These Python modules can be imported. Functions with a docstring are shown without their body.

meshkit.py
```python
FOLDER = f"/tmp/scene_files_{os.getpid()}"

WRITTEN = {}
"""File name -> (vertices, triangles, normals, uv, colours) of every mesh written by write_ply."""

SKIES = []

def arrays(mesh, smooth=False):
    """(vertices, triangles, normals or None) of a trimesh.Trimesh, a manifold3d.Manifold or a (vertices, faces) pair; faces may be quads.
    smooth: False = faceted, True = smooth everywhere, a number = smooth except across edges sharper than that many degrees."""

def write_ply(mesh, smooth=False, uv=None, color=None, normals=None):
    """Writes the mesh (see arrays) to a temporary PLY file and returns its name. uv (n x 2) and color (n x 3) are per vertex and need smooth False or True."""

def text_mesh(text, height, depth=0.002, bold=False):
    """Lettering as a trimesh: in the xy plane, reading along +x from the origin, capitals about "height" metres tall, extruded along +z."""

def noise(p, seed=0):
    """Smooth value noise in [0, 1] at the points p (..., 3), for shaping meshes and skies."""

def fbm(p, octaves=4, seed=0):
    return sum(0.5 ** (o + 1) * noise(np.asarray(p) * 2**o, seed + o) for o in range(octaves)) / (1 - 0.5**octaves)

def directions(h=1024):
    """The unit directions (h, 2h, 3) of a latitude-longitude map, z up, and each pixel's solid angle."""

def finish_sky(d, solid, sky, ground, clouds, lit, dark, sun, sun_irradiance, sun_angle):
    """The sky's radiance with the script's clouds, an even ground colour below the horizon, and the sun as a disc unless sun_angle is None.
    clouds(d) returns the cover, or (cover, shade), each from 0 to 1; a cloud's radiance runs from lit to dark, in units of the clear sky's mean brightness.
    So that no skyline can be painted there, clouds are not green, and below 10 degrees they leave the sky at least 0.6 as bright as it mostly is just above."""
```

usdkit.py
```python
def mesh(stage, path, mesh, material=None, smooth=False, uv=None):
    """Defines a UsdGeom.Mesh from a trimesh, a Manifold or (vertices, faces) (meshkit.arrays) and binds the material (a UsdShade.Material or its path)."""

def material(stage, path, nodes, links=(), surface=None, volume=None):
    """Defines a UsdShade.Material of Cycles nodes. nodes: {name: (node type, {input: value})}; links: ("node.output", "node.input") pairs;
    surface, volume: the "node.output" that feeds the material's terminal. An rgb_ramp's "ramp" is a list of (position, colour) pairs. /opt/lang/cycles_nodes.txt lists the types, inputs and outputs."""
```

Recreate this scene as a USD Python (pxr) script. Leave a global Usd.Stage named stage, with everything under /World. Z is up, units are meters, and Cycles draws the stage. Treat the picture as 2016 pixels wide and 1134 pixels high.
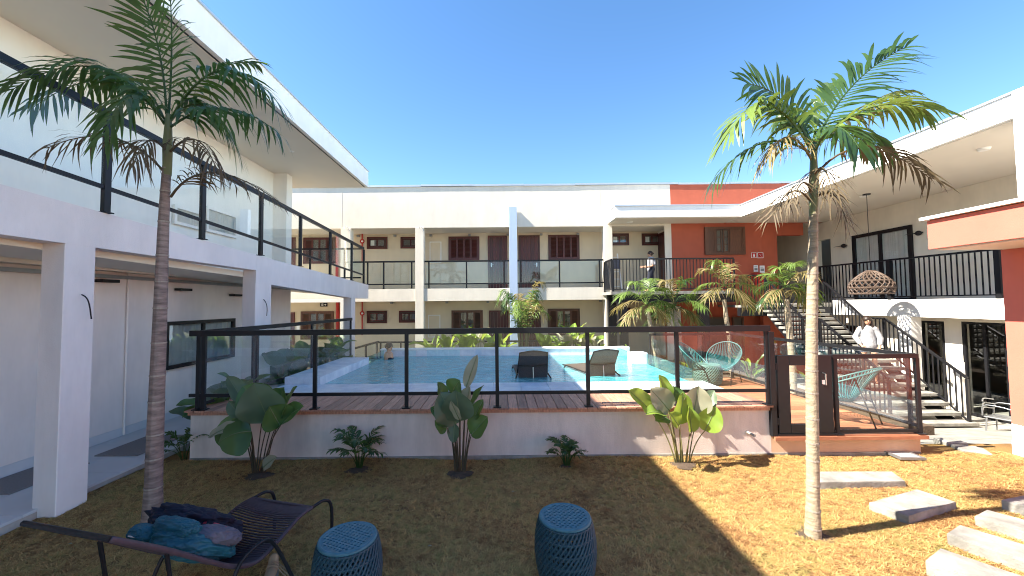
import math, random, numpy as np, trimesh, usdkit, meshkit
from pxr import Usd, UsdGeom, UsdLux, UsdShade, Gf, Sdf, Vt
import manifold3d as m3
from shapely.geometry import Polygon, Point, box as sbox
from shapely import affinity

stage = Usd.Stage.CreateInMemory()
UsdGeom.SetStageUpAxis(stage, 'Z'); UsdGeom.SetStageMetersPerUnit(stage, 1.0)
stage.DefinePrim('/World', 'Xform')
rng = random.Random(7); nrs = np.random.RandomState(7)
V = lambda *a: np.array(a, float)

# ------------------------------------------------------------------ camera, sky, sun, exposure
F, CX, CY, TH, PH = 760., 985., 567., math.atan(31 / 760.), .009      # in photograph pixels (2016 wide)
EYE = V(0, 0, 2.15)
EXPOSURE = 1.97
SKY = 0.086
SUN = 1.25
TO_SUN = V(-.97, -.19, 1.0); TO_SUN /= np.linalg.norm(TO_SUN)
cf = V(0, math.cos(TH), math.sin(TH)); cr0 = V(1, 0, 0); cu0 = V(0, -math.sin(TH), math.cos(TH))
cr = cr0 * math.cos(PH) - cu0 * math.sin(PH); cu = cu0 * math.cos(PH) + cr0 * math.sin(PH)
cam = UsdGeom.Camera.Define(stage, '/World/camera')
cam.CreateHorizontalApertureAttr(36.0); cam.CreateVerticalApertureAttr(36.0 * 1134 / 2016)
cam.CreateFocalLengthAttr(36.0 * F / 2016); cam.CreateHorizontalApertureOffsetAttr((1008 - CX) / 2016 * 36.0)
cam.CreateClippingRangeAttr(Gf.Vec2f(.05, 5000))
cam.CreateExposureAttr(EXPOSURE)
M4 = Gf.Matrix4d(*[float(x) for x in (*cr, 0, *cu, 0, *(-cf), 0, *EYE, 1)])
UsdGeom.Xformable(cam).AddTransformOp().Set(M4)
dome = UsdLux.DomeLight.Define(stage, '/World/sky')
dome.GetPrim().SetCustomDataByKey('kind', 'structure')
skymat = usdkit.material(stage, '/World/Looks/sky', {
    's': ('sky_texture', dict(sky_type='single_scattering', sun_disc=False, sun_elevation=math.asin(TO_SUN[2]), sun_rotation=math.atan2(TO_SUN[0], TO_SUN[1]), altitude=600., air_density=1.0, aerosol_density=.25, ozone_density=.9)),
    'h': ('hsv', dict(hue=.5, saturation=1.22, value=1.)), 'b': ('background_shader', dict(strength=SKY))}, [('s.color', 'h.color'), ('h.color', 'b.color')], surface='b.background')
UsdShade.MaterialBindingAPI.Apply(dome.GetPrim()).Bind(skymat)
sun = UsdLux.DistantLight.Define(stage, '/World/sun')
sun.CreateIntensityAttr(SUN); sun.CreateAngleAttr(.5); sun.CreateNormalizeAttr(True); sun.CreateColorAttr(Gf.Vec3f(1, .93, .82))
_z = TO_SUN; _x = np.cross(V(0, 0, 1), _z); _x /= np.linalg.norm(_x); _y = np.cross(_z, _x)
UsdGeom.Xformable(sun).AddTransformOp().Set(Gf.Matrix4d(*[float(x) for x in (*_x, 0, *_y, 0, *_z, 0, 0, 0, 20, 1)]))

def ray(x, y): return cf * F + cr * (x - CX) - cu * (y - CY)
def onX(x, y, X): d = ray(x, y); return EYE + d * X / d[0]            # the point of the plane X=... seen at a pixel of the photograph
def onY(x, y, Y): d = ray(x, y); return EYE + d * Y / d[1]
def onZ(x, y, Z=0.): d = ray(x, y); return EYE + d * (Z - EYE[2]) / d[2]
def unit(v): v = np.asarray(v, float); return v / max(np.linalg.norm(v), 1e-12)

# ------------------------------------------------------------------ helpers
used = {}
def numbered(path):
    n = used.get(path, -1) + 1; used[path] = n
    return path if n == 0 else f'{path}_{n:03d}'
def tag(p, label=None, cat=None, group=None, kind=None):
    p = p.GetPrim() if hasattr(p, 'GetPrim') else p
    for k, v in (('label', label), ('category', cat), ('group', group), ('kind', kind)):
        if v: p.SetCustomDataByKey(k, v)
    return p
def thing(name, label, cat, loc=(0, 0, 0), rz=0., group=None):
    x = UsdGeom.Xform.Define(stage, numbered('/World/' + name))
    x.AddTranslateOp().Set(Gf.Vec3d(*map(float, loc))); x.AddRotateZOp().Set(float(rz))
    return tag(x, label, cat, group)
def dup(root, loc, rz, label, group=None):
    was = root.GetCustomData()
    r = thing(root.GetName(), label, was['category'], loc, rz, group or was.get('group'))
    r.GetReferences().AddInternalReference(root.GetPath()); r.SetInstanceable(True)
    return r
def obj(name, mb, mat, parent=None, smooth=False, label=None, cat=None, group=None, kind=None):
    base = str(parent.GetPath()) if parent is not None else '/World'
    m = mb.mesh() if isinstance(mb, MB) else mb
    p = usdkit.mesh(stage, numbered(base + '/' + name), m, mat, smooth).GetPrim()
    return tag(p, label, cat, group, kind)

class MB:
    def __init__(self): self.v, self.f, self.n = [], [], 0
    def add(self, v, f):
        v = np.asarray(v, float); f = np.asarray(f, int)
        if f.shape[1] == 4: f = np.vstack([f[:, [0, 1, 2]], f[:, [0, 2, 3]]])
        self.v.append(v); self.f.append(f + self.n); self.n += len(v); return self
    def tm(self, t): return self.add(t.vertices, t.faces)
    def mesh(self): return (np.vstack(self.v), np.vstack(self.f))
    def box(self, x0, x1, y0, y1, z0, z1, R=None, o=None, c=0.):
        x0, x1 = min(x0, x1), max(x0, x1); y0, y1 = min(y0, y1), max(y0, y1); z0, z1 = min(z0, z1), max(z0, z1)
        if c > 0:
            P = []
            for a in (x0, x1):
                for b in (y0, y1):
                    for d in (z0, z1):
                        sx, sy, sz = (c if a == x0 else -c), (c if b == y0 else -c), (c if d == z0 else -c)
                        P += [(a + sx, b + sy, d), (a + sx, b, d + sz), (a, b + sy, d + sz)]
            t = trimesh.convex.convex_hull(np.array(P)); v, f = np.array(t.vertices), np.array(t.faces)
        else:
            v = V(*[(a, b, d) for a in (x0, x1) for b in (y0, y1) for d in (z0, z1)])
            f = [[0, 1, 3, 2], [4, 6, 7, 5], [0, 4, 5, 1], [2, 3, 7, 6], [0, 2, 6, 4], [1, 5, 7, 3]]
        if R is not None: v = v @ np.asarray(R).T
        if o is not None: v = v + np.asarray(o)
        return self.add(v, f)
    def bar(self, p, q, w, h, up=(0, 0, 1)):
        p, q = np.asarray(p, float), np.asarray(q, float); t = unit(q - p); s = np.cross(t, up)
        s = unit(s) if np.linalg.norm(s) > 1e-6 else V(1, 0, 0); n = np.cross(s, t)
        v = [e + s * a * w / 2 + n * b * h / 2 for e in (p, q) for a, b in ((-1, -1), (1, -1), (1, 1), (-1, 1))]
        return self.add(v, [[0, 3, 2, 1], [4, 5, 6, 7], [0, 1, 5, 4], [1, 2, 6, 5], [2, 3, 7, 6], [3, 0, 4, 7]])
    def tube(self, pts, r, n=6, cap=True, closed=False):
        pts = np.asarray(pts, float); k = len(pts); r = np.broadcast_to(np.asarray(r, float), (k,))
        T = (np.roll(pts, -1, 0) - np.roll(pts, 1, 0)) if closed else np.gradient(pts, axis=0)
        T = np.array([unit(t) for t in T]); a = V(0, 0, 1) if abs(T[0][2]) < .9 else V(1, 0, 0)
        N = unit(a - T[0] * (a @ T[0])); rings = []
        ang = np.arange(n) * 2 * math.pi / n
        for i in range(k):
            N = unit(N - T[i] * (N @ T[i])); B = np.cross(T[i], N)
            rings.append(pts[i] + r[i] * (np.cos(ang)[:, None] * N + np.sin(ang)[:, None] * B))
        v = np.vstack(rings); f = []
        for i in range(k if closed else k - 1):
            j = (i + 1) % k
            for m in range(n): f.append([i * n + m, i * n + (m + 1) % n, j * n + (m + 1) % n, j * n + m])
        f = np.vstack([np.array(f)[:, [0, 1, 2]], np.array(f)[:, [0, 2, 3]]])
        if cap and not closed:
            f = np.vstack([f, [[0, m + 1, m] for m in range(1, n - 1)], [[(k - 1) * n, (k - 1) * n + m, (k - 1) * n + m + 1] for m in range(1, n - 1)]])
        return self.add(v, f)
    def grid(self, P):                                                # P: rows x cols x 3
        P = np.asarray(P, float); a, b = P.shape[:2]; i = np.arange(a * b).reshape(a, b)
        return self.add(P.reshape(-1, 3), np.stack([i[:-1, :-1], i[1:, :-1], i[1:, 1:], i[:-1, 1:]], -1).reshape(-1, 4))
    def lathe(self, prof, n=24, o=(0, 0, 0)):
        a = np.arange(n + 1) * 2 * math.pi / n; pr = np.asarray(prof, float)
        return self.grid(np.stack([pr[:, None, 0] * np.cos(a), pr[:, None, 0] * np.sin(a), np.repeat(pr[:, 1:2], n + 1, 1)], -1) + np.asarray(o))
    def sphere(self, c, r, sub=2, s=(1, 1, 1)):
        t = trimesh.creation.icosphere(sub, 1.0); return self.add(t.vertices * np.asarray(s) * r + np.asarray(c), t.faces)
    def prism(self, poly, axis, a, b):                                # polygon (list of 2d) extruded along an axis from a to b
        pg = poly if hasattr(poly, 'exterior') else Polygon(poly)
        t = trimesh.creation.extrude_polygon(pg.buffer(0), 1.0, engine='earcut'); v = np.array(t.vertices); a, b = min(a, b), max(a, b)
        w = a + v[:, 2] * (b - a)
        v = {'x': np.stack([w, v[:, 0], v[:, 1]], 1), 'y': np.stack([v[:, 0], w, v[:, 1]], 1), 'z': np.stack([v[:, 0], v[:, 1], w], 1)}[axis]
        return self.add(v, t.faces if axis != 'y' else np.array(t.faces)[:, ::-1])
def B(*a, **k): return MB().box(*a, **k)
def bez(P0, P1, P2, t):
    t = np.asarray(t)[:, None]; return (1 - t) ** 2 * np.asarray(P0) + 2 * t * (1 - t) * np.asarray(P1) + t ** 2 * np.asarray(P2)
def spline(pts, n):                                                   # Catmull-Rom through the points
    p = np.asarray(pts, float); p = np.vstack([2 * p[0] - p[1], p, 2 * p[-1] - p[-2]]); out = []
    k = len(p) - 3
    for s in np.linspace(0, k - 1e-6, n):
        i = int(s); u = s - i; a, b, c, d = p[i:i + 4]
        out.append(.5 * ((2 * b) + (-a + c) * u + (2 * a - 5 * b + 4 * c - d) * u * u + (-a + 3 * b - 3 * c + d) * u ** 3))
    return np.array(out)
def smoothed(bones, edge=.02, it=8):
    """One continuous surface: the union of hulls of spheres at (point, radius) pairs."""
    parts = []
    for (p, rp), (q, rq) in bones:
        a = m3.Manifold.sphere(rp, 16).translate([float(x) for x in p]); b = m3.Manifold.sphere(rq, 16).translate([float(x) for x in q])
        parts.append(m3.Manifold.batch_hull([a, b]))
    u = m3.Manifold.batch_boolean(parts, m3.OpType.Add).refine_to_length(edge)
    mm = u.to_mesh(); t = trimesh.Trimesh(np.array(mm.vert_properties[:, :3], float), np.array(mm.tri_verts), process=True)
    trimesh.smoothing.filter_taubin(t, iterations=it); return t

# ------------------------------------------------------------------ materials
L = '/World/Looks/'
def mat(name, col, rough=.6, var=.12, scale=6., metal=0., bump=0., bscale=60., spec=.4, col2=None, stretch=None, objspace=False, dirt=0.):
    col = V(*col); c2 = V(*col2) if col2 is not None else col * (1 - var)
    n = {'c': (('texture_coordinate', {}) if objspace else ('geometry', {})),
         'n': ('noise_texture', dict(scale=scale, detail=6., roughness=.6)),
         'r': ('rgb_ramp', dict(ramp=[(.3, tuple(c2)), (.7, tuple(np.minimum(col * (1 + var * .4), .95)))])),
         'p': ('principled_bsdf', dict(roughness=rough, metallic=metal, specular_ior_level=spec))}
    src = 'c.object' if objspace else 'c.position'
    l = [('n.fac', 'r.fac')]
    if stretch: n['m'] = ('mapping', dict(scale=stretch)); l += [(src, 'm.vector'), ('m.vector', 'n.vector')]
    else: l += [(src, 'n.vector')]
    if dirt:
        n['n3'] = ('noise_texture', dict(scale=1.3, detail=8., roughness=.7)); n['mp'] = ('mapping', dict(scale=(1.6, 1.6, .35)))
        n['r3'] = ('rgb_ramp', dict(ramp=[(.35, (1 - dirt,) * 3), (.6, (1, 1, 1))])); n['x'] = ('mix_color', dict(blend_type='multiply', fac=1.))
        l += [(src, 'mp.vector'), ('mp.vector', 'n3.vector'), ('n3.fac', 'r3.fac'), ('r.color', 'x.a'), ('r3.color', 'x.b'), ('x.result', 'p.base_color')]
    else: l += [('r.color', 'p.base_color')]
    if bump:
        n['n2'] = ('noise_texture', dict(scale=bscale, detail=4.)); n['b'] = ('bump', dict(strength=bump, distance=.01))
        l += [(src, 'n2.vector'), ('n2.fac', 'b.height'), ('b.normal', 'p.normal')]
    return usdkit.material(stage, L + name, n, l, surface='p.BSDF')
def leafmat(name, col, col2, rough=.4, trans=.3, tcol=None, scale=3.):
    tcol = tcol or tuple(min(1, x * 1.6) for x in col)
    return usdkit.material(stage, L + name, {
        'g': ('geometry', {}), 'n': ('noise_texture', dict(scale=scale, detail=4.)), 'r': ('rgb_ramp', dict(ramp=[(.3, col2), (.7, col)])),
        'p': ('principled_bsdf', dict(roughness=rough, specular_ior_level=.45)), 't': ('translucent_bsdf', dict(color=tcol)), 'm': ('mix_closure', dict(fac=trans))},
        [('g.position', 'n.vector'), ('n.fac', 'r.fac'), ('r.color', 'p.base_color'), ('p.BSDF', 'm.closure1'), ('t.BSDF', 'm.closure2')], surface='m.closure')
def panemat(name, tint, ior=1.5, rough=.0, boost=1.0):
    return usdkit.material(stage, L + name, {
        'f': ('layer_weight', dict(blend=.5)), 'q': ('math', dict(math_type='power', value2=4.)), 'k': ('math', dict(math_type='multiply_add', value2=.8, value3=.035 * boost, use_clamp=True)), 't': ('transparent_bsdf', dict(color=tint)),
        'g': ('glossy_bsdf', dict(color=(.95, .97, 1), roughness=rough)), 'm': ('mix_closure', {})},
        [('f.facing', 'q.value1'), ('q.value', 'k.value1'), ('k.value', 'm.fac'), ('t.BSDF', 'm.closure1'), ('g.BSDF', 'm.closure2')], surface='m.closure')
def woodmat(name, c1, c2, stretch=(3., 40., 3.), rough=.55):
    return usdkit.material(stage, L + name, {
        'g': ('geometry', {}), 'o': ('object_info', {}), 'm': ('mapping', dict(scale=stretch)), 'n': ('noise_texture', dict(scale=2., detail=5., distortion=.6)),
        'r': ('rgb_ramp', dict(ramp=[(.3, c2), (.7, c1)])), 'h': ('hsv', dict(hue=.5, saturation=1.)), 'v': ('math', dict(math_type='multiply_add', value2=.55, value3=.7)),
        'p': ('principled_bsdf', dict(roughness=rough))},
        [('g.position', 'm.vector'), ('m.vector', 'n.vector'), ('n.fac', 'r.fac'), ('r.color', 'h.color'), ('o.random', 'v.value1'), ('v.value', 'h.value'), ('h.color', 'p.base_color')], surface='p.BSDF')
W_LEFT = mat('white_render', (.76, .69, .66), .85, .05, 2.5, bump=.25, bscale=90, dirt=.11)
W_CREAM = mat('cream_render', (.78, .71, .59), .85, .06, 2., bump=.3, bscale=70, dirt=.09)
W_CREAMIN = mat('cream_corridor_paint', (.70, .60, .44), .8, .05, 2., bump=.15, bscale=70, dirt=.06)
W_WHITE = mat('white_fascia', (.82, .80, .75), .7, .04, 2., dirt=.06)
W_RED = mat('red_render', (.45, .105, .055), .8, .10, 2.5, bump=.25, bscale=80, dirt=.08)
W_PEACH = mat('salmon_render', (.56, .145, .10), .8, .07, 2.5, bump=.25, bscale=80, dirt=.05)
W_SAND = mat('sand_render', (.60, .40, .26), .85, .08, 3., bump=.3, bscale=80, dirt=.1)
W_WALLP = mat('pool_wall_render', (.70, .60, .53), .85, .08, 2.2, bump=.4, bscale=60, dirt=.24)
BLUEF = mat('blue_grey_render', (.42, .52, .68), .8, .05, 2., dirt=.05)
SOFFIT = mat('soffit_board', (.72, .66, .56), .75, .03, 1.5)
METALCAP = mat('zinc_flashing', (.55, .58, .62), .4, .1, 3., metal=.6)
BLACK = mat('black_steel', (.011, .011, .013), .42, .2, 20., spec=.3)
GREYM = mat('grey_aluminium', (.30, .31, .32), .4, .1, 20., metal=.7)
CHROME = mat('brushed_steel', (.6, .6, .6), .3, .1, 20., metal=1.)
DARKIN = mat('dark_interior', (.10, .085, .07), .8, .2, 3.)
MAROON = woodmat('maroon_wood', (.105, .018, .014), (.055, .009, .008), (30., 3., 4.), .4)
BROWNW = woodmat('brown_wood', (.14, .055, .028), (.075, .028, .015), (30., 3., 4.), .45)
DECKW = woodmat('deck_wood', (.50, .25, .165), (.30, .14, .09), (22., 2.2, 6.))
DECKO = woodmat('orange_deck_wood', (.46, .19, .10), (.32, .12, .06), (2.2, 30., 6.))
CURTAIN = leafmat('curtain_cloth', (.72, .73, .72), (.6, .62, .62), .9, .25)
PANE = panemat('window_pane', (.95, .97, .96), 1.5, boost=1.6)
GLASS = panemat('railing_glass', (.965, .985, .98), 1.45)
GLASSG = panemat('green_tinted_glass', (.66, .90, .86), 1.5)
PAPER = mat('white_paper', (.8, .8, .78), .8, .03)
FIRERED = mat('fire_red_paint', (.45, .02, .015), .4, .1)
MARBLE = mat('white_marble', (.74, .76, .80), .35, .25, 3.5, col2=(.50, .55, .64), spec=.5)
TILEP = mat('pool_tile', (.50, .72, .78), .3, .2, 9., col2=(.38, .60, .68))
CONC = mat('pale_concrete', (.30, .285, .25), .9, .4, 5., bump=.6, bscale=40, dirt=.2)
CONCG = mat('grey_concrete', (.42, .39, .35), .9, .2, 5., bump=.6, bscale=40, dirt=.25)
FLOORT = mat('walkway_tile_glaze', (.50, .52, .54), .35, .08, 3.)
SKIRT = mat('skirting_tile_glaze', (.52, .53, .56), .4, .06, 3.)
MATC = mat('door_mat_fibre', (.20, .19, .19), .95, .2, 60.)
SOIL = mat('dark_soil', (.085, .058, .038), .95, .4, 9., bump=1., bscale=30)
FAR = mat('far_ground', (.20, .16, .10), .95, .3, .3)
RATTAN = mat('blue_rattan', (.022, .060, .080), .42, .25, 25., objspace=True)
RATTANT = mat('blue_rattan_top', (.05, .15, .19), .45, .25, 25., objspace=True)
RATTANG = mat('green_rattan', (.10, .20, .17), .45, .25, 25., objspace=True)
CORD = mat('teal_cord', (.022, .135, .135), .45, .15, 25.)
CORDL = mat('teal_ring_paint', (.035, .13, .125), .45, .1, 25.)
STRAND = mat('purple_brown_strand', (.07, .045, .054), .5, .3, 25.)
MESHF = mat('grey_sling_mesh', (.04, .039, .044), .7, .35, 60.)
MESHB = mat('brown_sling_mesh', (.10, .08, .066), .7, .35, 60.)
WICKER = mat('brown_wicker', (.105, .07, .05), .7, .3, 30.)
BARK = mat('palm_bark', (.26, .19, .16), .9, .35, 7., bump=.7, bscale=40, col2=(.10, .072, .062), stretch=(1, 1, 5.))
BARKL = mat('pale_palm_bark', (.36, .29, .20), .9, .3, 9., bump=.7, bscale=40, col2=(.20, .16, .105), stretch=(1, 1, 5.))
RINGB = mat('palm_ring_scar', (.30, .25, .20), .9, .2, 20.)
SHAFT = leafmat('crownshaft_green', (.20, .22, .10), (.13, .15, .06), .5, .05)
FROND = leafmat('palm_leaf_green', (.05, .10, .026), (.022, .052, .014), .32, .25, (.18, .32, .05))
FRONDL = leafmat('palm_leaf_lime', (.15, .22, .045), (.09, .15, .03), .4, .25, (.3, .4, .07))
FRONDY = leafmat('palm_leaf_straw', (.27, .21, .08), (.15, .115, .045), .6, .25, (.5, .4, .12))
FRONDB = leafmat('palm_leaf_brown', (.13, .095, .045), (.07, .05, .03), .7, .15, (.25, .17, .07))
LEAFD = leafmat('broad_leaf_dark', (.085, .165, .045), (.045, .095, .03), .32, .25, (.25, .4, .08), 5.)
LEAFL = leafmat('broad_leaf_lime', (.22, .33, .05), (.13, .22, .035), .35, .35, (.45, .55, .08), 5.)
LEAFU = leafmat('leaf_underside_pale', (.33, .32, .22), (.24, .24, .16), .6, .25, (.5, .45, .25), 5.)
LEAFG = leafmat('leaf_grey_green', (.10, .15, .085), (.06, .10, .055), .45, .25, (.3, .38, .2), 5.)
STALK = leafmat('leaf_stalk', (.20, .19, .07), (.10, .09, .045), .5, .05)
STALKD = leafmat('dark_leaf_stalk', (.10, .085, .05), (.06, .05, .03), .5, .02)
RIB = leafmat('leaf_midrib', (.20, .25, .11), (.15, .19, .08), .5, .1)
SKIN = mat('skin', (.48, .25, .155), .5, .08, 20.)
HAIR = mat('dark_hair', (.03, .018, .012), .45, .3, 60.)
CLOTHW = mat('white_cloth', (.33, .33, .34), .9, .4, 9., bump=1., bscale=25)
CLOTHN = mat('navy_cloth', (.012, .015, .03), .85, .3, 12., bump=.6, bscale=25)
BAGT = mat('teal_nylon', (.012, .10, .135), .6, .3, 12., bump=.5, bscale=30)
BAGG = mat('grey_lining', (.11, .11, .14), .8, .2, 12.)
PINK = mat('coral_strap', (.75, .06, .09), .7, .1)
SHOE = mat('beige_suede', (.42, .28, .17), .9, .2, 20.)

# ------------------------------------------------------------------ ground and pavements
obj('ground', B(-400, 400, -400, 400, -3.2, -3.0), FAR, kind='structure')
YW = 5.5                                                             # front face of the raised pool deck
GRASSBASE = usdkit.material(stage, L + 'dry_turf', {
    'g': ('geometry', {}), 'n': ('noise_texture', dict(scale=1.1, detail=5.)), 'r': ('rgb_ramp', dict(ramp=[(.35, (.20, .11, .05)), (.5, (.32, .19, .075)), (.68, (.30, .20, .07))])),
    'n2': ('noise_texture', dict(scale=60., detail=4.)), 'r2': ('rgb_ramp', dict(ramp=[(.3, (.65, .62, .6)), (.7, (1, 1, 1))])), 'x': ('mix_color', dict(blend_type='multiply', fac=1.)),
    'b': ('bump', dict(strength=1., distance=.02)), 'p': ('principled_bsdf', dict(roughness=.95, specular_ior_level=.1))},
    [('g.position', 'n.vector'), ('g.position', 'n2.vector'), ('n.fac', 'r.fac'), ('n2.fac', 'r2.fac'), ('r.color', 'x.a'), ('r2.color', 'x.b'), ('x.result', 'p.base_color'), ('n2.fac', 'b.height'), ('b.normal', 'p.normal')], surface='p.BSDF')
def lawn_z(x, y): return .012 * np.sin(x * 2.3 + y) + .012 * np.sin(y * 3.1 - x * 1.3)
gx, gy = np.meshgrid(np.linspace(-4.9, 9.5, 97), np.linspace(-5., YW + .35, 80), indexing='ij')
obj('lawn', MB().grid(np.stack([gx, gy, lawn_z(gx, gy) - .004], -1)), GRASSBASE, smooth=True, kind='structure')
obj('lawn_soil', B(-7., 9.5, -5, YW + .4, -1.6, -.06), SOIL, kind='structure')
obj('planting_bed', B(-7., 5.75, YW + .41, 14.7, -1.6, -.12), SOIL, kind='structure'); obj('planting_bed', B(5.76, 8.4, 7.6, 14.7, -1.6, -.30), SOIL, kind='structure')
# left walkway of large glazed tiles
wk = obj('walkway', B(-6.1, -4.79, -5, 14.6, -.1, .055), CONCG, kind='structure')
for j in range(18):
    for i in range(2):
        a = -6.095 + i * .655; b = -3.9 + j * .98
        obj('tile', B(a, a + .651, b, b + .976, .056, .085, c=.002), FLOORT, wk)
# right pavement: falls away from the lawn to the lower wing
pv = MB(); P = []
for x in np.linspace(6.3, 16, 12):
    P.append([(x, y, z) for y, z in ((5.3, -.05), (6.0, -.06), (7.4, -.42), (9.0, -.83), (10., -.86), (15, -.86))])
pv.grid(np.array(P)[:, ::-1]); pave = obj('pavement', pv, CONC, smooth=False, kind='structure')

# ------------------------------------------------------------------ generic building pieces
def window_curtained(parent, x0, x1, z0, z1, plane, axis, panes=2, frame=.05, fmat=BLACK, depth=.06, curt=True, into=1, cd=None):
    """A framed window on the wall plane (axis 'x' or 'y'); x0..x1 runs along the other horizontal axis; 'into' points into the wall."""
    def bx(a0, a1, c0, c1, d0, d1):
        lo, hi = plane + into * d0, plane + into * d1
        return B(lo, hi, a0, a1, c0, c1) if axis == 'x' else B(a0, a1, lo, hi, c0, c1)
    fr = MB()
    for m in (bx(x0, x1, z1 - frame, z1, -.02, depth), bx(x0, x1, z0, z0 + frame, -.02, depth), bx(x0, x0 + frame, z0 + frame, z1 - frame, -.02, depth), bx(x1 - frame, x1, z0 + frame, z1 - frame, -.02, depth)): fr.add(*m.mesh())
    w = obj('window', fr, fmat, parent)
    st = (x1 - x0 - 2 * frame) / panes
    for k in range(panes):
        a = x0 + frame + k * st
        if k: obj('mullion', bx(a - frame * .45, a + frame * .45, z0 + frame, z1 - frame, -.01, depth - .005), fmat, w)
        obj('pane', bx(a + (frame * .45 if k else 0), a + st, z0 + frame, z1 - frame, .02, .026), PANE, w)
    if curt:
        n = int((x1 - x0) / .012); s = np.linspace(x0 + frame, x1 - frame, n); off = .02 * np.sin(np.arange(n) * .7 + np.sin(np.arange(n) * .13) * 3) + .015 * np.sin(np.arange(n) * .23)
        rows = []
        for z in (z0 + frame, z1 - frame):
            d = plane + into * ((depth + .05 + off) if cd is None else (cd + off * .3))
            rows.append(np.stack([d, s, np.full(n, z)], -1) if axis == 'x' else np.stack([s, d, np.full(n, z)], -1))
        obj('curtain', MB().grid(rows), CURTAIN, w, smooth=True)
    return w

# ------------------------------------------------------------------ left wing
XL = -4.6
lw = thing('white_hotel_wing', 'white two storey hotel wing with deep overhanging roof along the left of the lawn', 'building')
def pY(x, y=560): return onX(x, y, XL)[1]
ztop = lambda Y: np.interp(Y, [onX(0, 362, XL)[1], onX(550, 515, XL)[1], onX(725.4, 561, XL)[1]], [onX(0, 362, XL)[2], onX(550, 515, XL)[2], onX(725.4, 561, XL)[2]])
yE = pY(725.4)                                                        # far end of the balcony
yc = [(pY(129, 480), pY(189.5, 487)), (pY(504, 532), pY(534.5, 560)), (pY(692, 587), pY(699.5, 600))]
zb1 = onX(190, 487, XL)[2]; zb2 = onX(534.5, 560.5, XL)[2]; zb3 = onX(692, 586.6, XL)[2]
zt0 = float(ztop(3.6)); sl = (float(ztop(12)) - zt0) / 8.4; zn = zt0 - sl * 8.6
obj('balcony_beam', MB().prism([(-5, zb1 + .02), (yc[1][0], onX(504, 532, XL)[2]), (yc[1][0], float(ztop(yc[1][0]))), (3.6, zt0), (-5, zn)], 'x', XL - .24, XL), W_LEFT, lw)
obj('balcony_beam', MB().prism([(yc[1][0] + .002, zb2), (yc[1][1], zb2), (yc[2][0], zb3), (yE, onX(725, 587.8, XL)[2]), (yE, float(ztop(yE))), (yc[1][0] + .002, float(ztop(yc[1][0])))], 'x', XL - .24, XL), W_LEFT, lw)
for (a, b), zz in zip(yc, (zb1 + .01, zb2, zb3)):
    obj('column', B(XL - .25, XL - .002, a, b, -.3, zz + .1, c=.006), W_LEFT, lw)
XUP, XLO = -6.7, -6.1
obj('balcony_floor', MB().prism([(-5, zb1 + .12), (yE - .02, zb3 + .2), (yE - .02, zb3 + .28), (-5, zb1 + .25)], 'x', XUP + .01, XL - .245), SOFFIT, lw)
obj('ground_floor_wall', B(-6.3, XLO, -5, 11.2, -.1, 2.92), W_LEFT, lw)
obj('upper_wall', B(-6.95, XUP, -5, 11.8, 2.7, 6.08), W_WHITE, lw)
obj('end_wall', B(-12, -6.3, 11.3, 11.6, -.1, 6.08), W_WHITE, lw)
obj('ceiling_band', B(XLO + .002, XLO + .24, -5, 11.1, 2.70, 2.80), SOFFIT, lw)
for a in np.arange(-4.5, 11, .65):
    pass
obj('skirting', B(XLO + .001, XLO + .014, -5, 11.2, .086, .22), SKIRT, lw)
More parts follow.
